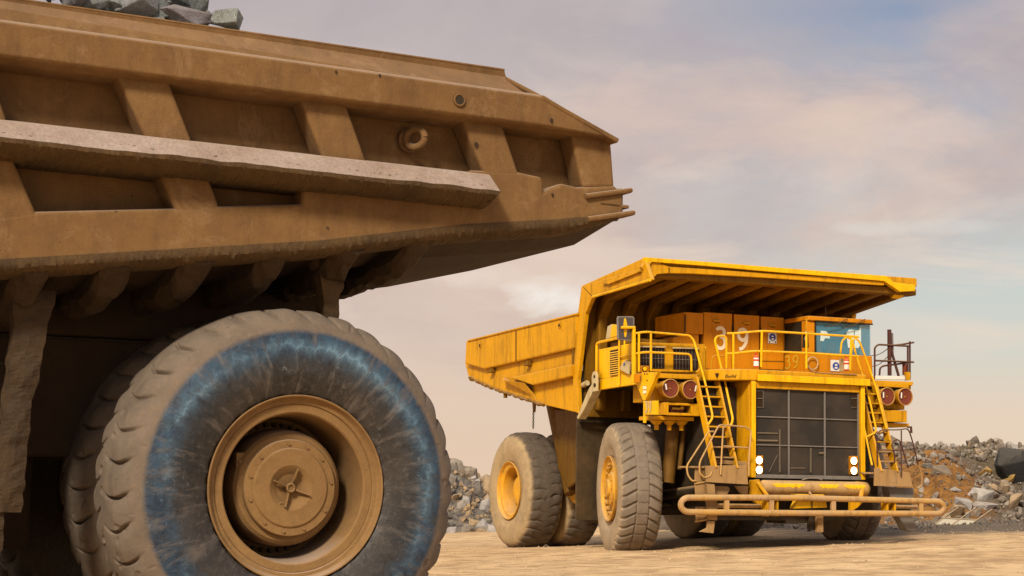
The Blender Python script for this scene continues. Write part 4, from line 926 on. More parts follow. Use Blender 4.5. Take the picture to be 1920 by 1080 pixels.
# orange electrical cabinets
def cbx(x0, x1, ytop, ybot, t, back, name='electrical_cabinet'):
    a, b_ = P(x0, ytop, t), P(x1, ytop+.0, t); z0 = P(x0, ybot, t)[2]
    mb = MB(); mb.box(a[0], b_[0], back, t, z0, a[2]); return mb.build(name, ORG, yt, .015), a, b_
for (x0, x1, y0, hx) in ((1320, 1373, 585, 1345), (1376.5, 1424, 589, 1401), (1427, 1470, 593, 1449)):
    c_, a, b_ = cbx(x0, x1, y0, 692, .8, -.9)
    if x0 == 1427:
        mb = MB(); fpl(mb, [(1428, 676), (1470, 677), (1470, 679), (1428, 678)], .806, .01); mb.build('door_seam', YELI, c_)
    mb = MB(); fpl(mb, [(hx-7, y0+14.5), (hx+6, y0+15.5), (hx+6, y0+19), (hx-7, y0+18)], .84, .04); mb.build('door_handle', YEL, c_, .006)
    mb = MB(); fpl(mb, [(hx-5, y0+19.5), (hx+4, y0+20), (hx+4, y0+21), (hx-5, y0+20.5)], .806, .005); mb.build('handle_slot', BLK, c_)
    for yy in ((y0+24, 672) if x0 < 1427 else ()):
        mb = MB(); mb.tube([P(x1+1.5, yy, .82), P(x1+1.5, yy+12, .82)], .02, 6); mb.build('hinge', DARK, c_)
    if x0 == 1320: digits('3', 'number', NUM, c_, (P(1351.5, 634, .81)[0], .803, P(1352, 634, .81)[2]), .56, 0)
    elif x0 < 1427: digits('9', 'number', NUM, c_, (P(1392.5, 636, .81)[0], .803, P(1393, 636, .81)[2]), .56, 0)
    else:
        p = P(1448.5, 634, .82); sg = MB(); sg.box(p[0]-.125, p[0]+.125, .805, .815, p[2]-.13, p[2]+.13); sg_ = sg.build('safety_sign', WHT, c_, .004)
        mb = MB(); mb.cyl((p[0], .815, p[2]+.025), (p[0], .82, p[2]+.025), .092, 28); mb.build('blue_disc', BLU, sg_)
        mb = MB(); mb.box(p[0]-.03, p[0]+.03, .82, .824, p[2]-.045, p[2]+.0); mb.box(p[0]-.035, p[0]+.035, .82, .824, p[2]+.03, p[2]+.06); mb.build('pictogram', WHT, sg_)
        mb = MB(); mb.cyl((p[0]-.085, .815, p[2]-.095), (p[0]-.085, .82, p[2]-.095), .02, 10); mb.build('sign_dot', BLK, sg_); mb = MB(); mb.cyl((p[0]+.085, .815, p[2]-.095), (p[0]+.085, .82, p[2]-.095), .02, 10); mb.build('sign_dot', BLK, sg_)
a, b_ = P(1284, 585, .8), P(1319, 588, .8); z0 = P(1284, 625, .8)[2]
mb = MB(); mb.box(a[0], b_[0], -.75, .8, z0, a[2]); c_ = mb.build('side_cabinet', ORG, yt, .015)
mb = MB(); p = L(1265, 596, a[0]-.01); mb.box(a[0]-.02, a[0], p[1]-.1, p[1]+.1, p[2]-.02, p[2]+.02); mb.build('cabinet_handle', YEL, c_)
mb = MB(); mb.box(a[0]-.012, a[0]+.02, .802, .815, z0+.02, a[2]-.06); mb.build('cabinet_hinge', BLK, c_)
mb = MB(); fpl(mb, [(1290, 626), (1310, 626.5), (1310, 646), (1262, 645), (1262, 634)], .75, .8); mb.build('cabinet_base', ORG, yt)
mb = MB(); mb.box(1.9, 4.5, -.8, .75, 4.2, 4.7); mb.build('cabinet_plinth', YELI, yt)
# fire extinguishers and signs
def extinguisher(x, y0, y1, t, par, label=None):
    a, c = P(x, y0, t), P(x, y1, t); h = a[2]-c[2]
    mb = MB(); mb.lathe([(0, 0), (0, .001)], seg=8)
    mb = MB(); mb.cyl((a[0], t, c[2]), (a[0], t, c[2]+h*.74), .062, 20); mb.cyl((a[0], t, c[2]+h*.74), (a[0], t, c[2]+h*.86), .062, 20, .025); ex = mb.build('fire_extinguisher', RED, par, .006)
    mb = MB(); mb.cyl((a[0], t, c[2]+h*.86), (a[0], t, c[2]+h*.95), .022, 12); mb.box(a[0]-.05, a[0]+.03, t-.015, t+.015, c[2]+h*.94, c[2]+h); mb.build('valve', RED, ex)
    mb = MB(); mb.cyl((a[0], t, c[2]+h*.08), (a[0], t, c[2]+h*.42), .0635, 20); mb.cyl((a[0], t, c[2]+h*.55), (a[0], t, c[2]+h*.66), .0635, 20); mb.build('label', WHT, ex)
extinguisher(1418, 662, 688.5, 2.95, yt); extinguisher(1587, 668, 695, 2.6, yt)
# --- cab
ca0, ca1 = P(1513, 640, 1.8)[0], P(1634, 640, 1.8)[0]; cz1 = P(1512, 592, 1.8)[2]; cz0 = 4.25
wz0, wz1 = P(1570, 664, 1.8)[2], P(1570, 607, 1.8)[2]; wa0, wa1 = P(1528, 630, 1.8)[0], P(1630, 630, 1.8)[0]; tb0 = .55
mb = MB()
mb.box(ca0, ca1, tb0, 1.86, wz1+.035, cz1)                       # roof
mb.prism([(ca0, 1.8, cz0), (ca1+.05, 1.8, cz0), (ca1+.02, 1.8, wz0), (ca0, 1.8, wz0)], (0, -.08, 0))
mb.box(ca0, wa0, 1.72, 1.8, wz0, wz1+.03)
mb.box(ca0, ca0+.06, tb0, 1.72, cz0, wz0); mb.box(ca0, ca0+.06, tb0, .75, wz0, wz1+.03); mb.box(ca0, ca0+.06, 1.55, 1.72, wz0, wz1+.03)
mb.box(ca0, ca1, tb0-.06, tb0, cz0, wz1+.03); mb.box(ca1-.05, ca1, tb0, 1.72, cz0, wz0+.02); mb.box(ca1-.05, ca1, tb0, .7, wz0, wz1+.03)
cab = mb.build('cab', ORG, yt, .03, 3)
mb = MB(); mb.box(wa0, ca1-.01, 1.755, 1.765, wz0-.0, wz1+.03); mb.build('windshield', GLASS, cab)
mb = MB(); mb.box(ca1-.03, ca1-.02, .7, 1.75, wz0, wz1+.03); mb.build('side_window', GLASS, cab)
mb = MB(); mb.box(ca0+.02, ca0+.03, .75, 1.55, wz0, wz1+.03); mb.build('side_window', paint('dark_side_window', (.02, .02, .015), dust=(.06, .045, .02), rough=.3), cab)
mb = MB(); mb.box(wa0-.02, ca1+.01, 1.80, 1.86, wz1+.02, wz1+.05); mb.box(wa0, wa0+.035, 1.77, 1.80, wz0, wz1+.03); mb.build('window_seal', BLK, cab)
mb = MB(); fpl(mb, [(1531, 626), (1537, 634), (1542, 664), (1534, 664)], 1.72, .02); mb.build('pillar_trim', CREAM, cab)
mb = MB()
REFL = paint('pane_reflection_white', (.60, .72, .70), dust=(.5, .64, .64), dirt=(.3, .42, .45), dustamt=.6, dirtamt=.5)  # bright reflections on the windshield built as pale plates
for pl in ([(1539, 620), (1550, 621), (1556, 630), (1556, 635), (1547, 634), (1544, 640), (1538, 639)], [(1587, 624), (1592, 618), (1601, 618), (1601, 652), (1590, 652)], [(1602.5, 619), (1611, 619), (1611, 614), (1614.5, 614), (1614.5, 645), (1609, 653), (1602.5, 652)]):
    mb = MB(); fpl(mb, pl, 1.772, .004); mb.build('pane_reflection', REFL, cab)
mb = MB(); fpl(mb, [(1555, 642), (1560, 640), (1568, 645), (1569, 664), (1554, 664)], 1.7, .15); mb.build('driver_seat', paint('faded_pink_seat', (.42, .26, .24)), cab, .03)
INT = paint('blue_grey_cab_lining', (.16, .36, .52), dust=(.2, .36, .46), dirt=(.05, .14, .24))
mb = MB(); mb.box(ca0+.07, ca1-.06, 1.35, 1.38, wz0-.1, wz1+.03); mb.box(ca0+.07, ca1-.06, 1.2, 1.7, wz0-.08, wz0-.01); mb.build('cab_lining', INT, cab)
rail('wiper', [[(1547.5, 613, 1.88), (1573, 606, 1.9), (1589, 597.5, 1.9)], [(1581, 616, 1.88), (1603, 609, 1.9), (1622, 598.5, 1.9)]], BLK, cab, .012, 6, .05)
mb = MB(); p = P(1567, 685.5, 1.84); mb.box(p[0]-.135, p[0]+.135, 1.81, 1.82, p[2]-.14, p[2]+.14); sg_ = mb.build('safety_sign', WHT, cab, .004)
mb = MB(); mb.cyl((p[0]+.02, 1.82, p[2]-.01), (p[0]+.02, 1.825, p[2]-.01), .098, 28); mb.build('blue_disc', BLU, sg_)
mb = MB(); mb.box(p[0]-.02, p[0]+.06, 1.825, 1.829, p[2]-.075, p[2]-.03); mb.box(p[0]-.015, p[0]+.055, 1.825, 1.829, p[2]+.0, p[2]+.04); mb.build('pictogram', WHT, sg_)
p = P(1581, 684, 2.5); mb = MB(); mb.box(p[0]-.05, p[0]+.05, 2.40, 2.44, p[2]-.16, p[2]+.15); mb.build('extinguisher_bracket', CREAM, yt, .01)
mb = MB(); p = P(1525, 681, 1.9); mb.tube([(p[0]+.15*cos(t), 1.87, p[2]+.15*sin(t)) for t in [2*pi*k/28 for k in range(29)]], .014, 6); mb.build('coiled_hose', CREAM, cab)
rail('hose', [[(1514, 640, 2.9), (1513, 680, 2.9), (1522, 697, 3.0), (1540, 699.5, 3.0), (1606, 702.5, 3.02)]], DUST, None, .014, 6, .1)
digits('39', 'faded_number', NUMF, cab, (ca0-.002, 1.12, P(1500, 679, 1.2)[2]), .34, radians(-90), sx=1.5)
mb = MB(); fpl(mb, [(1507, 622), (1515.5, 622), (1517, 652), (1506, 652)], 2.95, .06); mr2 = mb.build('folded_mirror', DARK, yt, .015)
mb = MB(); fpl(mb, [(1510, 622), (1513, 622), (1513, 627), (1510, 627)], 2.97, .01); fpl(mb, [(1509.5, 630.5), (1513, 630.5), (1513, 638), (1509.5, 638)], 2.97, .01); mb.build('glint_strip', WHT, mr2)
rail('mirror_mast', [[(1512.5, 597, 2.93), (1511.5, 622, 2.93)], [(1515, 623, 2.93), (1523, 622, 2.93)]], YEL, mr2, .018, 6, 0)
rail('radio_antenna', [[(1548, 575, .8), (1548, 592, .8)]], GREY, cab, .01, 6, 0)
mb = MB(); fpl(mb, [(1474, 600), (1513, 596), (1513, 690), (1474, 690)], .5, .5); mb.build('rear_cab_wall', YELI, yt, .03)
# --- right deck: dark rails, mast, extinguisher
rail('dark_handrail', [[(1640, 712, 1.85), (1640, 652, 1.85), (1646, 646, 1.85), (1705, 649, 1.85)], [(1669, 648, 1.85), (1690, 646, 1.7), (1713, 642, 1.5)], [(1640, 676, 1.85), (1713, 679, 1.85)],
     [(1649, 704, 1.8), (1650, 690, 1.8), (1656, 686, 1.8), (1703, 680, 1.8)], [(1706, 640, 1.85), (1706, 712, 1.85)], [(1702, 650, 1.85), (1702, 700, 1.85)]], MAR, None, .024, 8, .12)
rail('mast', [[(1667.5, 618, 1.8), (1668, 704, 1.8)]], MAR, None, .052, 8, 0)
rail('mast_brace', [[(1669, 650, 1.8), (1685, 705, 1.8)]], MAR, None, .034, 8, 0)
rail('cable', [[(1632, 667, 1.7), (1645, 666, 1.7), (1658, 659, 1.7), (1666, 652, 1.7)], [(1635, 687, 1.7), (1648, 684, 1.7), (1658, 675, 1.7), (1665, 668, 1.7)]], MAR, None, .010, 6, .2)
mb = MB(); fpl(mb, [(1671, 624), (1675, 624.5), (1676, 664), (1672, 664)], 1.78, .03); mb.build('mirror_strip', GREY, yt, .004)
mb = MB(); fpl(mb, [(1642, 704.5), (1697, 705.5), (1698, 712), (1642, 711.5)], 1.9, .12); mb.build('white_kick_plate', WHT, yt, .006)
mb = MB(); p = P(1697, 683, 1.75); q_ = P(1697, 703, 1.75); mb.cyl((p[0], 1.75, q_[2]), (p[0], 1.75, p[2]), .07, 16); mb.build('maroon_canister', MARP, yt, .01)
mb = MB(); fpl(mb, [(1700, 697), (1707, 698), (1707, 713), (1700, 713)], 1.95, .1); mb.build('rail_foot', YEL, yt, .006)
mb = MB(); fpl(mb, [(1642, 713), (1713, 716), (1711, 723), (1642, 716)], 2.1, .3); mb.build('deck_visor', YEL, yt, .008)
# --- ladders
def ladder(right):
    f = mir if right else (lambda p: p)
    T_, B_ = ((2*SY-6.16, 2.2, 4.12), (2*SY-5.95, 3.32, 2.0)) if right else ((1.12, 2.2, 4.12), (1.0, 3.32, 2.0)); wd = .46 if right else .56
    mb = MB()
    for da in (0, wd):
        q = [(T_[0]+da-.02, T_[1]-.11, T_[2]), (T_[0]+da-.02, T_[1]+.11, T_[2]), (B_[0]+da-.02, B_[1]+.11, B_[2]), (B_[0]+da-.02, B_[1]-.11, B_[2])]
        q2 = [(p[0]+.05, p[1], p[2]) for p in q]; mb.sweep([f(p) for p in q], [f(p) for p in q2])
    ld = mb.build('ladder', YEL, yt, .006)
    for k in range(1, 9):
        u = k/9; c = [T_[i]+(B_[i]-T_[i])*u for i in range(3)]; mb = MB()
        a0, a1 = sorted((f((c[0]+.03, 0, 0))[0], f((c[0]+wd-.02, 0, 0))[0])); mb.box(a0, a1, c[1]-.10, c[1]+.10, c[2]-.02, c[2]+.015); mb.build('rung', YEL if k < 7 else DUST, ld, .004)
    return ld
ladder(False); ladder(True)
rail('ladder_handrail', [[(1596, 668, 2.6), (1598, 640, 2.6), (1604, 633, 2.6), (1612, 641, 2.6), (1630, 690, 2.6), (1642, 725, 2.7), (1662, 804, 3.0)],
     [(1576, 664, 2.6), (1578, 640, 2.6), (1588, 631, 2.6), (1598, 638, 2.6), (1605, 665, 2.6), (1620, 712, 2.7), (1634, 765, 2.9), (1643, 806, 3.0), (1640, 812, 3.0), (1618, 822, 2.9)],
     [(1620, 800, 2.9), (1635, 872, 3.3)]], YEL2, bend=.1, r=.024)
# --- step platforms with their hoops
mb = MB(); fpl(mb, [(1323, 873.5), (1400, 872), (1403, 908.5), (1324, 904)], 3.4, .05); fpl(mb, [(1304, 876), (1323, 873.5), (1324, 904), (1303, 906)], 3.28, .04); fpl(mb, [(1352, 862), (1401, 866), (1401, 873), (1352, 870)], 3.25, .4)
mb.box(.42, 1.75, 2.7, 3.34, 1.98, 2.02); mb.build('step_platform', DUST, yt, .008)
mb = MB(); fpl(mb, [(1641, 877), (1706, 886), (1712, 913), (1640, 911)], 3.4, .05); mb.box(5.2, 6.3, 2.7, 3.34, 1.93, 1.97); mb.build('step_platform', DUST, yt, .008)
rail('hoop_rail', [[(1351, 890, 3.43), (1356, 801, 3.35), (1362, 797, 3.3), (1400, 801, 3.2), (1408.5, 808, 3.2), (1404, 862, 3.4), (1404, 892, 3.42)], [(1356, 836.5, 3.35), (1405, 840, 3.25)],
     [(1338, 809, 3.2), (1329, 809, 3.2), (1287, 874, 3.2), (1290, 892, 3.25), (1298, 902, 3.3), (1305, 901, 3.3)], [(1358, 797, 3.3), (1348, 797, 3.35), (1311, 868, 3.4), (1312, 888, 3.4), (1321, 896, 3.4), (1331, 893, 3.4), (1335, 884, 3.4)]], BUMP, None, .020, 8, .14)
rail('dark_hoop_rail', [[(1645, 813, 3.3), (1652, 806, 3.3), (1685, 806, 3.3), (1703, 803, 3.2), (1710, 824, 3.2), (1722, 872, 3.2)], [(1648, 843, 3.3), (1690, 844.5, 3.3)], [(1679, 876, 3.3), (1676, 845, 3.3), (1671, 834, 3.3), (1678, 823.5, 3.3), (1686, 825, 3.3), (1691, 838, 3.3), (1703, 878, 3.3)],
     [(1690, 807, 3.3), (1690, 894, 3.43)], [(1645, 873, 3.3), (1644, 815, 3.3)], [(1648, 814, 3.3), (1662, 808, 3.2)]], MAR, None, .017, 6, .12)
rail('hanging_hose', [[(1722, 872, 3.2), (1729, 890, 3.2), (1728, 912, 3.2), (1719, 917, 3.2), (1712, 906, 3.2), (1708, 900, 3.3)]], DUST, None, .022, 6, .2)
rail('mast_bracket', [[(1702, 801, 3.1), (1708, 800, 3.1), (1709, 812, 3.1)]], MAR, None, .03, 6, 0)
# left hanging steps
mb = MB(); fpl(mb, [(1303, 906), (1324, 902), (1325, 930), (1305, 932)], 3.3, .04); fpl(mb, [(1305, 950), (1325, 950), (1326, 976), (1306, 980)], 3.3, .04); fpl(mb, [(1324, 906), (1340, 908), (1342, 930), (1326, 930)], 3.36, .05); fpl(mb, [(1325, 930), (1345, 930), (1345, 976), (1326, 974)], 3.36, .05); fpl(mb, [(1327, 976), (1341, 977), (1338, 1000), (1312, 997), (1326, 990)], 3.34, .06)
hs_ = mb.build('hanging_step', DUST, yt, .008)
for y in (905, 929, 953, 976): a, b_ = P(1303, y+2, 3.32), P(1326, y-2, 3.32); MB().tube([a, b_], .016, 6).build('step_edge', BUMP, hs_)
mb = MB(); fpl(mb, [(1666, 913), (1715, 915), (1712, 940), (1672, 940)], 3.2, .3); fpl(mb, [(1682, 960), (1708, 960), (1721, 992), (1716, 997), (1700, 994)], 3.2, .3); fpl(mb, [(1672, 940), (1712, 940), (1708, 962), (1682, 962)], 3.1, .2); mb.build('hanging_step', GREY, yt, .02)
mb = MB(); fpl(mb, [(1342, 911), (1366, 912), (1369, 918), (1362, 930), (1343, 930)], 3.2, .1); fpl(mb, [(1380, 911), (1403, 911), (1402, 928), (1396, 932)], 3.1, .1); mb.build('step_bracket', DUST, yt, .01)
# --- bumper
bt = 3.5
def bpth(pl): return [P(x, y, bt) for x, y in pl]
mb = MB(); loop = [(1500, 933.5), (1755, 940.5), (1769, 942), (1771, 957), (1760, 963), (1640, 962), (1500, 961.5), (1400, 961), (1292, 960.5)]
top_ = [(1292, 933), (1400, 933), (1500, 933.5), (1640, 937), (1755, 940)]; bot_ = [(1292, 960), (1400, 961), (1500, 962), (1640, 962.5), (1755, 963)]
cl = (1292, 946.5); ra = 13.5
left = [(cl[0]-ra*1.15*sin(pi*k/10), cl[1]+ra*cos(pi*k/10)) for k in range(1, 10)]  # bottom to top
right = [(1755+15*sin(pi*k/8), 951.5-11.5*cos(pi*k/8)) for k in range(1, 8)]
ring = top_+right+bot_[::-1]+left+[top_[0]]
mb.tube(bpth(ring), .070, 14); bp = mb.build('bumper_rail', BUMP, yt)
for x in (1362, 1446, 1562, 1726): a, c = P(x, 936, bt), P(x, 960, bt); MB().box(a[0]-.06, a[0]+.06, bt-.04, bt+.04, c[2], a[2]).build('bumper_upright', BUMP, bp, .01)
for x in (1436, 1454, 1660, 1674): a, c = P(x, 932, bt-.1), P(x, 968, bt-.1); MB().box(a[0]-.025, a[0]+.025, bt-.25, bt-.0, c[2], a[2]).build('mounting_plate', YEL, bp, .01)
mb = MB(); mb.tube([P(1345, 948, 3.2), P(1425, 949, 3.2)], .05, 10); mb.tube([P(1672, 950, 3.2), P(1722, 951, 3.2)], .05, 10); mb.build('bumper_strut', BUMP, bp)
mb = MB(); c0, c1 = P(1424, 914, 3.05), P(1628, 916, 3.05); r = .165
a0, a1, zc = c0[0], c1[0], (c0[2]+c1[2])/2
prof = [(a0, .02), (a0+.01, .10), (a0+.05, .145), (a0+.1, r)]+[(a0+.1+(a1-a0-.2)*k/40, r) for k in range(1, 40)]+[(a1-.1, r), (a1-.05, .145), (a1-.01, .10), (a1, .02)]
secs = [[(a, 3.05+rr*cos(2*pi*k/24), zc+rr*sin(2*pi*k/24)) for k in range(24)] for a, rr in prof]
mb.loft(secs, True, True); cy = mb.build('air_tank', BUMP, yt)
def patch(x0, x1, y0, y1, n=16):
    mb = MB(); top_e = []; bot_e = []
    for k in range(n+1):
        x = x0+(x1-x0)*k/n; e = min(1, 4*min(k/n, 1-k/n)+.25)
        p = P(x, (y0+y1)/2, 2.9)[0]; h0 = .10+.02*e*(1+noise.noise(Vector((x*.2, 1, 0)))); h1 = .10-.075*e*(1+.6*noise.noise(Vector((x*.3, 5, 0))))
        row = []
        for j in range(5):
            h = h0+(h1-h0)*j/4-.02; ang = asin(max(-1, min(1, h/(r+.002)))); row.append((p, 3.05+(r+.004)*cos(ang), zc+(r+.004)*sin(ang)))
        top_e.append(row)
    vs = [q for row in top_e for q in row]; fs = [(i*5+j, (i+1)*5+j, (i+1)*5+j+1, i*5+j+1) for i in range(n) for j in range(4)]
    mb.add(vs, fs, True); mb.build('bare_paint_patch', YEL2, cy)
patch(1434, 1496, 908, 918); patch(1522, 1560, 908, 918); patch(1568, 1610, 909, 918)
mb = MB(); p = P(1620, 914, 3.05); 
for s_ in (0, 1):
    mb = MB(); f = mir if s_ else (lambda p: p)
    q = [f(p) for p in (P(1410, 900, 3.1), P(1424, 899, 3.1), P(1437, 932, 3.1), P(1438, 958, 3.1), P(1425, 950, 3.1), P(1404, 930, 3.1))]
    mb.prism(q, (0, -.12, 0))
    q = [f(p) for p in (P(1416, 904, 3.12), P(1420, 903, 3.12), P(1442, 933, 3.3), P(1437, 933, 3.3))]; mb.prism(q, (.03, .05, 0))
    mb.build('bumper_bracket', YEL, yt, .01)
mb = MB(); fpl(mb, [(1490, 926), (1546, 927), (1548, 933), (1552, 952), (1489, 954), (1497, 936)], 3.40, .22); tw = mb.build('tow_block', YEL2, yt, .02)
mb = MB(); fpl(mb, [(1521, 930), (1523, 930), (1524, 953), (1521, 953)], 3.41, .01); fpl(mb, [(1496, 936), (1549, 936), (1549, 937.2), (1496, 937.2)], 3.41, .01); mb.build('block_groove', YELI, tw)
mb = MB(); a = P(1517, 922, 3.5); mb.cyl(P(1517, 922, 3.4), P(1523, 932, 3.45), .03, 8); mb.build('tow_pin', BUMP, tw)
mb = MB(); fpl(mb, [(1346, 962), (1620, 962), (1620, 966), (1500, 982), (1475, 982), (1474, 976), (1346, 975)], 3.1, .9); mb.build('cross_beam', DARK, yt, .02)
mb = MB(); fpl(mb, [(1533, 965), (1544, 965), (1544, 998), (1533, 998)], 3.3, .12); mb.build('hitch_post', DUST, yt, .01); mb = MB(); fpl(mb, [(1518, 965), (1530, 965), (1530, 994), (1518, 992)], 3.2, .12); mb.build('hitch_plate', DARK, yt, .01)
mb = MB(); mb.tube([P(1504, 900, 3.1), P(1515, 896.5, 3.1), P(1535, 897, 3.1), P(1541, 900, 3.1)], .018, 6, bend=.1); mb.build('radiator_hose', GREY, yt)
mb = MB()
for (x, y0, y1, w) in ((1262, 800, 905, .16), (1283, 790, 880, .07)):
    a, c = P(x, y0, 1.5), P(x-10, y1, 1.5); mb.cyl(a, c, w, 16)
mb.build('suspension_strut', DEEP, yt)
mb = MB(); mb.box(1.35, 2.3, .6, 2.3, 1.2, 3.9); mb.build('engine_bay_panel', DARK, yt, .03)
mb = MB(); mb.box(5.1, 5.95, .6, 2.3, 1.2, 3.9); mb.build('engine_bay_panel', DARK, yt, .03)
mb = MB(); a, c = P(1310, 850, 2.2), P(1300, 975, 2.2); mb.cyl((1.2, 0, 1.3), (1.2, 2.5, 1.5), .12, 12); mb.cyl((1.2, .2, 1.0), (6.2, .2, 1.1), .15, 12); mb.build('steering_linkage', DARK, yt)
# ------------------------------------------------------------------ rubble heaps
def heap(name, xr, yr, step, hf, mat, label):
    xs = [xr[0]+step*i for i in range(int((xr[1]-xr[0])/step)+1)]; ys = [yr[0]+step*i for i in range(int((yr[1]-yr[0])/step)+1)]
    vs, fs = grid(xs, ys, hf); me = bpy.data.meshes.new(name); me.from_pydata(vs, [], fs)
    ob = bpy.data.objects.new(name, me); COL.objects.link(ob); me.materials.append(mat); tag(ob, label=label, kind='structure'); return ob
def pile_l(x, y):
    h = 2.75*(1-.34*sstep(-2.3, -.2, x))*sstep(68.3, 74.5, y)*(1-sstep(80, 90, y))*sstep(-17, -12, x)*(1-sstep(2.5, 6, x)) - .3
    return gbase(x, y)+h+.35*noise.noise(Vector((x*.7, y*.7, 1)))*min(1, max(0, h))+.12*noise.noise(Vector((x*2.5, y*2.5, 1)))
def pile_r(x, y):
    e = 1.3*noise.noise(Vector((x*.22, 3, 3)))
    h = (2.75+.45*(1-sstep(14, 18, x)))*sstep(55.5+e, 70+e, y)**.75*sstep(4, 8, x)*(1-sstep(85, 100, y))
    h += .9*exp(-((x-15.2)/1.6)**2-((y-61)/2.6)**2) + .5*exp(-((x-18.3)/1.7)**2-((y-64)/2.6)**2)
    h += .45*exp(-((x-9.2)/1.1)**2-((y-60)/1.5)**2)
    h -= .18
    r = .5*noise.noise(Vector((x*.45, y*.45, 2)))+.25*noise.noise(Vector((x*1.3, y*1.3, 2)))+.10*noise.noise(Vector((x*3.5, y*3.5, 2)))
    return gbase(x, y)+h+r*sstep(54, 60, y)*(.35+.65*(1-sstep(66, 71, y)))
m, nt, b = newmat('spoil_heap_earth'); co = objco(nt); SPOIL = m
n1 = noise_(nt, .5, 9, .7, co); n2 = noise_(nt, 3.5, 9, .75, co); n3 = noise_(nt, 14, 6, .7, co)
c = mix(nt, ramp(nt, n1, [(.4, 0), (.6, 1)]), (.16, .105, .07), (.25, .19, .13))
def blob(cx, cy, rx, ry, cz=None):
    mp = N(nt, 'ShaderNodeMapping'); mp.inputs['Location'].default_value = (-cx/rx, -cy/ry, 0); mp.inputs['Scale'].default_value = (1/rx, 1/ry, 0)
    nt.links.new(co, mp.inputs[0]); l = N(nt, 'ShaderNodeVectorMath', operation='LENGTH'); nt.links.new(mp.outputs[0], l.inputs[0])
    return ramp(nt, math_(nt, 'ADD', l.outputs['Value'], math_(nt, 'MULTIPLY', math_(nt, 'SUBTRACT', n2, .5), 1.4)), [(.75, 1), (1.1, 0)])
c = mix(nt, blob(13.6, 60.5, 3.3, 6.0), c, mix(nt, ramp(nt, n2, [(.35, 0), (.65, 1)]), (.20, .075, .012), (.60, .27, .045)))
c = mix(nt, blob(9, 60, 2, 3), c, (.52, .26, .04))
c = mix(nt, blob(18.6, 66, 3.0, 5), c, (.17, .125, .06))
c = mix(nt, math_(nt, 'MULTIPLY', ramp(nt, noise_(nt, 2.2, 9, .8, co), [(.50, 0), (.66, 1)]), .8), c, (.07, .045, .025))
c = mix(nt, math_(nt, 'MULTIPLY', ramp(nt, n3, [(.58, 0), (.68, 1)]), .7), c, (.42, .33, .25))
nt.links.new(c, b.inputs['Base Color']); b.inputs['Roughness'].default_value = .95
bump(nt, b, math_(nt, 'ADD', n2, n3), 1., .12)
m, nt, b = newmat('grey_rubble_fill'); co = objco(nt); FILL = m
n2 = noise_(nt, 4, 8, .7, co)
c = mix(nt, ramp(nt, n2, [(.4, 0), (.62, 1)]), (.06, .05, .042), (.22, .18, .14)); nt.links.new(c, b.inputs['Base Color']); bump(nt, b, n2, 1, .12)
heap('rubble_slope', (-18, 7), (66.5, 92), .35, pile_l, FILL, 'slope of grey blasted rock behind the trucks on the left')
heap('spoil_slope', (4, 46), (53, 102), .4, pile_r, SPOIL, 'long heap of brown and orange earth and rock on the right')
GL = 'grey rocks on the heap between the trucks'
for i in range(150):
    t = random.random(); x = random.uniform(-4.6, 1.2) if i < 110 else random.uniform(-12, 3); y = 68.6+6.8*t**.8
    s = random.choice((.22, .3, .36, .45, .55))*random.uniform(.8, 1.1)*(1.1-.0*t)
    put_rock('rock', random.randrange(99), (x, y, pile_l(x, y)+s*.22), s, random.choice((ROCK, ROCK, ROCK, ROCKL, ROCKO)), 'angular grey blasted rock on the heap seen between the two trucks', 'rock', GL)
def rub(name, cnt, fn, smin, smax, mat, label):
    V_ = []; F_ = []; base = []
    for me in HR[:8]:
        bm = bmesh.new(); bm.from_mesh(me); bmesh.ops.dissolve_limit(bm, angle_limit=.5, verts=bm.verts, edges=bm.edges); bmesh.ops.triangulate(bm, faces=bm.faces)
        base.append(([v.co.copy() for v in bm.verts], [tuple(v.index for v in f.verts) for f in bm.faces])); bm.free()
    for i in range(cnt):
        x, y, z = fn(); s = smin+(smax-smin)*random.random()**2.5; R_ = Euler((random.uniform(0, 6), random.uniform(0, 6), random.uniform(0, 6))).to_matrix()
        vs, fs = random.choice(base); n = len(V_); V_ += [tuple(R_ @ v*s+Vector((x, y, z+s*.3))) for v in vs]; F_ += [tuple(k+n for k in f) for f in fs]
    me = bpy.data.meshes.new(name); me.from_pydata(V_, [], F_); ob = bpy.data.objects.new(name, me); COL.objects.link(ob); me.materials.append(mat)
    return tag(ob, label, 'gravel', kind='stuff')
def f():
    x = random.uniform(-6, 3); y = random.uniform(67.8, 76); return x, y, pile_l(x, y)
rub('small_rubble', 900, f, .06, .24, ROCKO, 'small broken stone between the rocks of the left heap')
def f():
    while 1:
        x = random.uniform(7, 27); y = random.uniform(54, 73)
        if not (abs(x-13.6) < 2.4 and 57 < y < 64.5 and random.random() < .45): return x, y, pile_r(x, y)
rub('scree', 4200, f, .05, .25, rockmat('spoil_stones', [(.20, .15, .11), (.20, .15, .11)], bs=1.), 'small brown broken stone scattered over the spoil heap')
rub('pale_scree', 1900, f, .05, .22, rockmat('pale_spoil_stones', [(.38, .32, .26), (.38, .32, .26)], bs=1.), 'small pale broken stone scattered over the spoil heap')
def f():
    y = random.uniform(51, 60); x = random.uniform(9, 24); return x, y, max(gh(x, y), pile_r(x, y))
rub('dark_gravel', 1500, f, .02, .10, FILL, 'dark gravel spread at the foot of the right-hand heap')
def f():
    y = random.uniform(28, 50)**1.0; x = random.uniform(-4, 16); return x, y, gh(x, y)-.003
rub('pebbles', 3500, f, .006, .035, rockmat('road_clods', [(.60, .43, .25), (.60, .43, .25)]), 'pebbles scattered over the dirt road')
ROCKD = rockmat('brown_rock', [(.16, .11, .07), (.23, .16, .10), (.12, .095, .075), (.20, .12, .06)], bs=1.)
GR = 'rocks scattered over the spoil heap on the right'
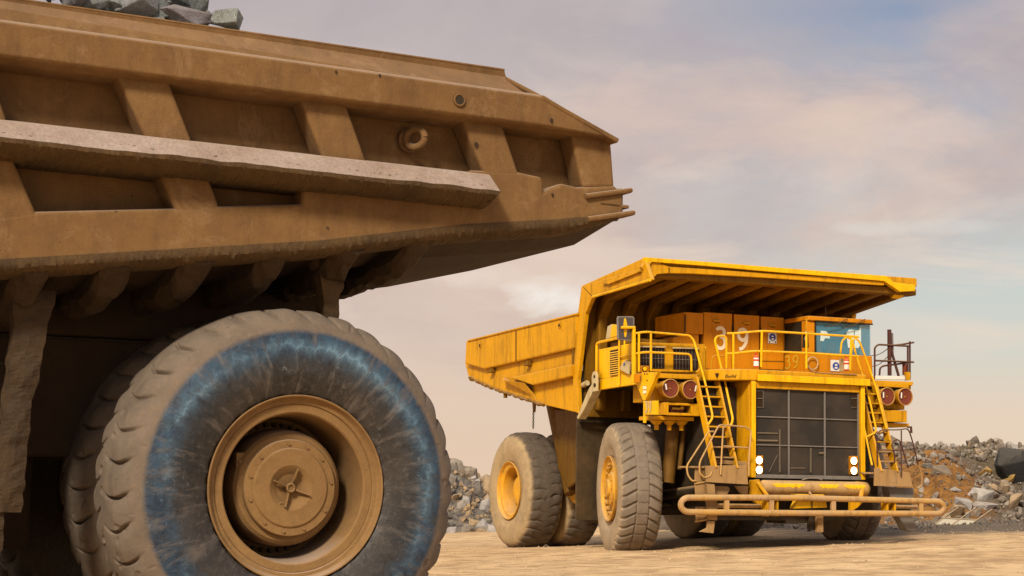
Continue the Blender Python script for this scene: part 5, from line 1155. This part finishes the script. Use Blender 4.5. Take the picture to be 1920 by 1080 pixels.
def on_heap(px, py, lo=52, hi=80):
    """first point of the heap seen along a sight line"""
    r = ray(px, py); k = lo
    while k < hi:
        x, y, z = r.x*k, r.y*k, CAMH+r.z*k
        if z <= max(pile_r(x, y), gbase(x, y)): break
        k += .1
    return x, y, z, k
big = [(1897, 866, 48, 44, ROCKK, 'large black boulder high on the heap at the right edge of the photo'),
       (1845, 925, 36, 22, ROCKL, 'large pale angular block in the middle of the right heap'),
       (1805, 940, 30, 20, ROCKL, 'pale grey block low on the heap, above the metal frame'),
       (1893, 895, 24, 15, ROCKY, 'rounded ochre-yellow boulder at the right edge of the photo'),
       (1793, 917, 18, 10, ROCKL, 'small white-topped rock left of the pale angular block'),
       (1864, 916, 24, 14, ROCKO, 'tan rock right of the pale angular block'),
       (1850, 945, 26, 14, ROCKL, 'light jagged rock below the pale angular block'),
       (1825, 962, 20, 12, ROCK, 'grey boulder at the foot of the heap beside the metal frame'),
       (1770, 880, 26, 18, ROCK, 'grey boulder on the orange earth slope'),
       (1850, 885, 24, 14, ROCKY, 'ochre-stained rock left of the ochre boulder'),
       (1758, 940, 28, 12, ROCK, 'flat grey rock just behind the bumper end'),
       (1900, 930, 26, 14, ROCKO, 'tan rock below the ochre boulder at the right edge'),
       (1885, 912, 26, 16, ROCKO, 'tan boulder directly under the ochre boulder'), (1700, 968, 14, 8, ROCKL, None), (1668, 975, 12, 7, ROCKL, None)]
for i, (x, y, w, h, mt, lab) in enumerate(big):
    dy = .6*h; p = on_heap(x, y+dy)
    while p[3] > 70 and dy < 120: dy += 3; p = on_heap(x, y+dy)
    k = p[3]/FPX
    put_rock('boulder', 16 if mt is ROCKK else i*5+2, (p[0], p[1]+.1, p[2]+h*k*.35), (w*k*1.05, w*k*.8, h*k*1.25), mt, lab or 'pale stone at the foot of the heap behind the truck steps', 'rock', None if lab else GR, rot=(random.uniform(-.3, .3), random.uniform(-.35, .35), random.uniform(0, 6)))
for i in range(190):
    x = random.uniform(10, 21.5); y = 56+14.5*random.random(); 
    if abs(x-13.6) < 2.6 and 56 < y < 65 and random.random() < .75: continue
    s = random.choice((.14, .2, .26, .34, .45))*random.uniform(.8, 1.2)
    if y > 60: s = min(s, .24)
    put_rock('rock', random.randrange(99), (x, y, pile_r(x, y)+s*.2), (s*1.2, s, s*.8), random.choice((ROCK, ROCKD, ROCKO, ROCKL, ROCKD, ROCKO)), 'angular rock strewn over the brown spoil heap at the right', 'rock', GR)
# metal frame with two pale panels lying at the foot of the heap
p = on_heap(1785, 985, 48); fx, fy, fz = p[0], p[1], p[2]
fr = empty('discarded_frame', (fx, fy-.3, fz+.06), radians(6), 'discarded metal frame holding two pale glass panels, lying at the foot of the right heap', 'frame')
fr.rotation_euler = (radians(30), radians(2), radians(-8)); fr.scale = (.72, .72, .72)
def fb(x0, x1, y0, y1, z0, z1, name, mt, bv=0):
    mb = MB(); mb.prism([(x0+.75*y0, -y0, z0), (x1+.75*y0, -y0, z0), (x1+.75*y1, -y1, z0), (x0+.75*y1, -y1, z0)], (0, 0, z1-z0)); return mb.build(name, mt, fr)
for x in (-.72, 0, .72): fb(x-.03, x+.03, -.75, 1.35, 0, .05, 'frame_bar', GREY)
for y in (-.75, .35): fb(-.75, .75, y-.03, y+.03, .003, .055, 'cross_bar', GREY)
PANEL = paint('pale_glass_panel', (.40, .50, .47), dust=(.36, .38, .32), dirt=(.2, .2, .17), dustamt=.3, dirtamt=.2, rough=.3)
for x in (-.68, .04): fb(x, x+.64, -.71, .31, .015, .03, 'panel', PANEL)
# ------------------------------------------------------------------ daylight
SUN_EL, SUN_AZ = radians(37), radians(-20)   # azimuth measured from behind the camera, negative = to its left
sd = Vector((sin(SUN_AZ)*cos(SUN_EL), -cos(SUN_AZ)*cos(SUN_EL), sin(SUN_EL)))
sl = bpy.data.lights.new('sun', 'SUN'); sl.energy = 4.3; sl.angle = radians(10); sl.color = (1, .88, .70)
so = bpy.data.objects.new('sun', sl); COL.objects.link(so); so.rotation_euler = (-sd).to_track_quat('-Z', 'Y').to_euler(); so.location = (0, 0, 50)
wd = bpy.data.worlds.new('World'); sc.world = wd; wd.use_nodes = True; nt = wd.node_tree
for n in list(nt.nodes): nt.nodes.remove(n)
out = N(nt, 'ShaderNodeOutputWorld'); bg = N(nt, 'ShaderNodeBackground'); nt.links.new(bg.outputs[0], out.inputs[0])
sky = N(nt, 'ShaderNodeTexSky'); sky.sky_type = 'NISHITA'; sky.sun_disc = False; sky.sun_elevation = SUN_EL; sky.sun_rotation = atan2(sd.x, sd.y); sky.dust_density = 3
tc = N(nt, 'ShaderNodeTexCoord'); sp = N(nt, 'ShaderNodeSeparateXYZ'); nt.links.new(tc.outputs['Generated'], sp.inputs[0])
z = sp.outputs[2]; x = sp.outputs[0]
def srgb(r, g, b): return tuple(((c/255)/12.92 if c/255 < .04045 else ((c/255+.055)/1.055)**2.4) for c in (r, g, b))
def cloudn(sx, sy, sz, scale, det, seedz=0, dist=0):
    mp = N(nt, 'ShaderNodeMapping'); mp.inputs['Scale'].default_value = (sx, sy, sz); mp.inputs['Location'].default_value = (0, 0, seedz); nt.links.new(tc.outputs['Generated'], mp.inputs[0])
    return noise_(nt, scale, det, .6, mp.outputs[0], dist)
base = ramp(nt, z, [(0, srgb(240, 210, 182)), (.05, srgb(234, 208, 186)), (.11, srgb(222, 204, 192)), (.17, srgb(214, 198, 190)), (.27, srgb(198, 186, 184)), (.5, (.56, .56, .60)), (1, (.72, .70, .70))])
# pale greenish-blue opening low on the right
teal = ramp(nt, z, [(0, srgb(244, 218, 188)), (.045, srgb(238, 216, 194)), (.08, srgb(220, 218, 206)), (.13, srgb(203, 212, 210)), (.17, srgb(196, 204, 208)), (.22, srgb(172, 184, 200)), (.27, srgb(146, 160, 186)), (.5, (.55, .57, .64)), (1, (.72, .70, .70))])
rx = ramp(nt, math_(nt, 'ADD', x, .5), [(.54, 0), (.72, 1)])
c = mix(nt, rx, base, teal)
cl1 = cloudn(1, 1, 2.3, 4.4, 7, .35, .3); cl2 = cloudn(1, 1, 2.6, 8, 8, 2.1, .5)
# broad peach cloud bank, tilted down to the right
tilt = math_(nt, 'ADD', z, math_(nt, 'MULTIPLY', x, -.25))
bank = ramp(nt, tilt, [(.05, 0), (.105, 1), (.17, 1), (.24, 0)])
cm = math_(nt, 'MULTIPLY', ramp(nt, cl1, [(.38, 0), (.60, 1)]), bank)
c = mix(nt, math_(nt, 'MULTIPLY', cm, .85), c, mix(nt, ramp(nt, cl2, [(.35, 0), (.65, 1)]), srgb(212, 188, 176), srgb(236, 208, 188)))
hi = math_(nt, 'MULTIPLY', ramp(nt, cloudn(1, 1, 3.2, 7, 9, 4.3, .6), [(.52, 0), (.70, 1)]), ramp(nt, z, [(.03, 0), (.08, 1), (.20, 1), (.30, 0)]))
c = mix(nt, math_(nt, 'MULTIPLY', hi, .8), c, srgb(242, 222, 204))
lo = math_(nt, 'MULTIPLY', ramp(nt, cloudn(1, 1, 2.6, 4, 8, 7.7, .5), [(.48, 0), (.68, 1)]), ramp(nt, z, [(.10, 0), (.2, 1)]))
c = mix(nt, math_(nt, 'MULTIPLY', lo, .65), c, srgb(180, 168, 174))
def puff(px, py, rx_, rz_, col, amt, seed):
    cx, cz = (px-960)/3200, (904-py)/3200
    e = math_(nt, 'ADD', math_(nt, 'POWER', math_(nt, 'DIVIDE', math_(nt, 'SUBTRACT', x, cx), rx_), 2), math_(nt, 'POWER', math_(nt, 'DIVIDE', math_(nt, 'SUBTRACT', z, cz), rz_), 2))
    n_ = cloudn(1, 1, 2.2, 16, 8, seed, .5)
    v = math_(nt, 'ADD', e, math_(nt, 'MULTIPLY', math_(nt, 'SUBTRACT', n_, .5), 3.2))
    back = ramp(nt, sp.outputs[1], [(0., 0), (.2, 1)])
    return mix(nt, math_(nt, 'MULTIPLY', math_(nt, 'MULTIPLY', ramp(nt, v, [(.0, 1), (1., 0)]), back), amt), c, srgb(*col))
c = puff(1050, 560, .035, .016, (255, 246, 236), 1., 1.2)
c = puff(880, 520, .045, .010, (246, 228, 212), .8, 5.2)
c = puff(1100, 500, .07, .02, (236, 212, 194), .7, 8.2)
c = puff(1400, 230, .11, .035, (234, 204, 186), .5, 3.3)
c = puff(1620, 260, .06, .02, (240, 214, 196), .45, 6.6)
c = puff(1690, 430, .05, .006, (232, 224, 214), .6, 9.1)
vs_ = N(nt, 'ShaderNodeVectorMath', operation='SCALE'); nt.links.new(sky.outputs[0], vs_.inputs[0]); vs_.inputs[3].default_value = .06
c = mix(nt, .10, c, vs_.outputs[0])
nt.links.new(c, bg.inputs[0]); bg.inputs[1].default_value = 1.0
sc.view_settings.view_transform = 'Standard'; sc.view_settings.look = 'None'; sc.view_settings.exposure = 0; sc.view_settings.gamma = 1
sc.cycles.max_bounces = 6; sc.cycles.use_denoising = True
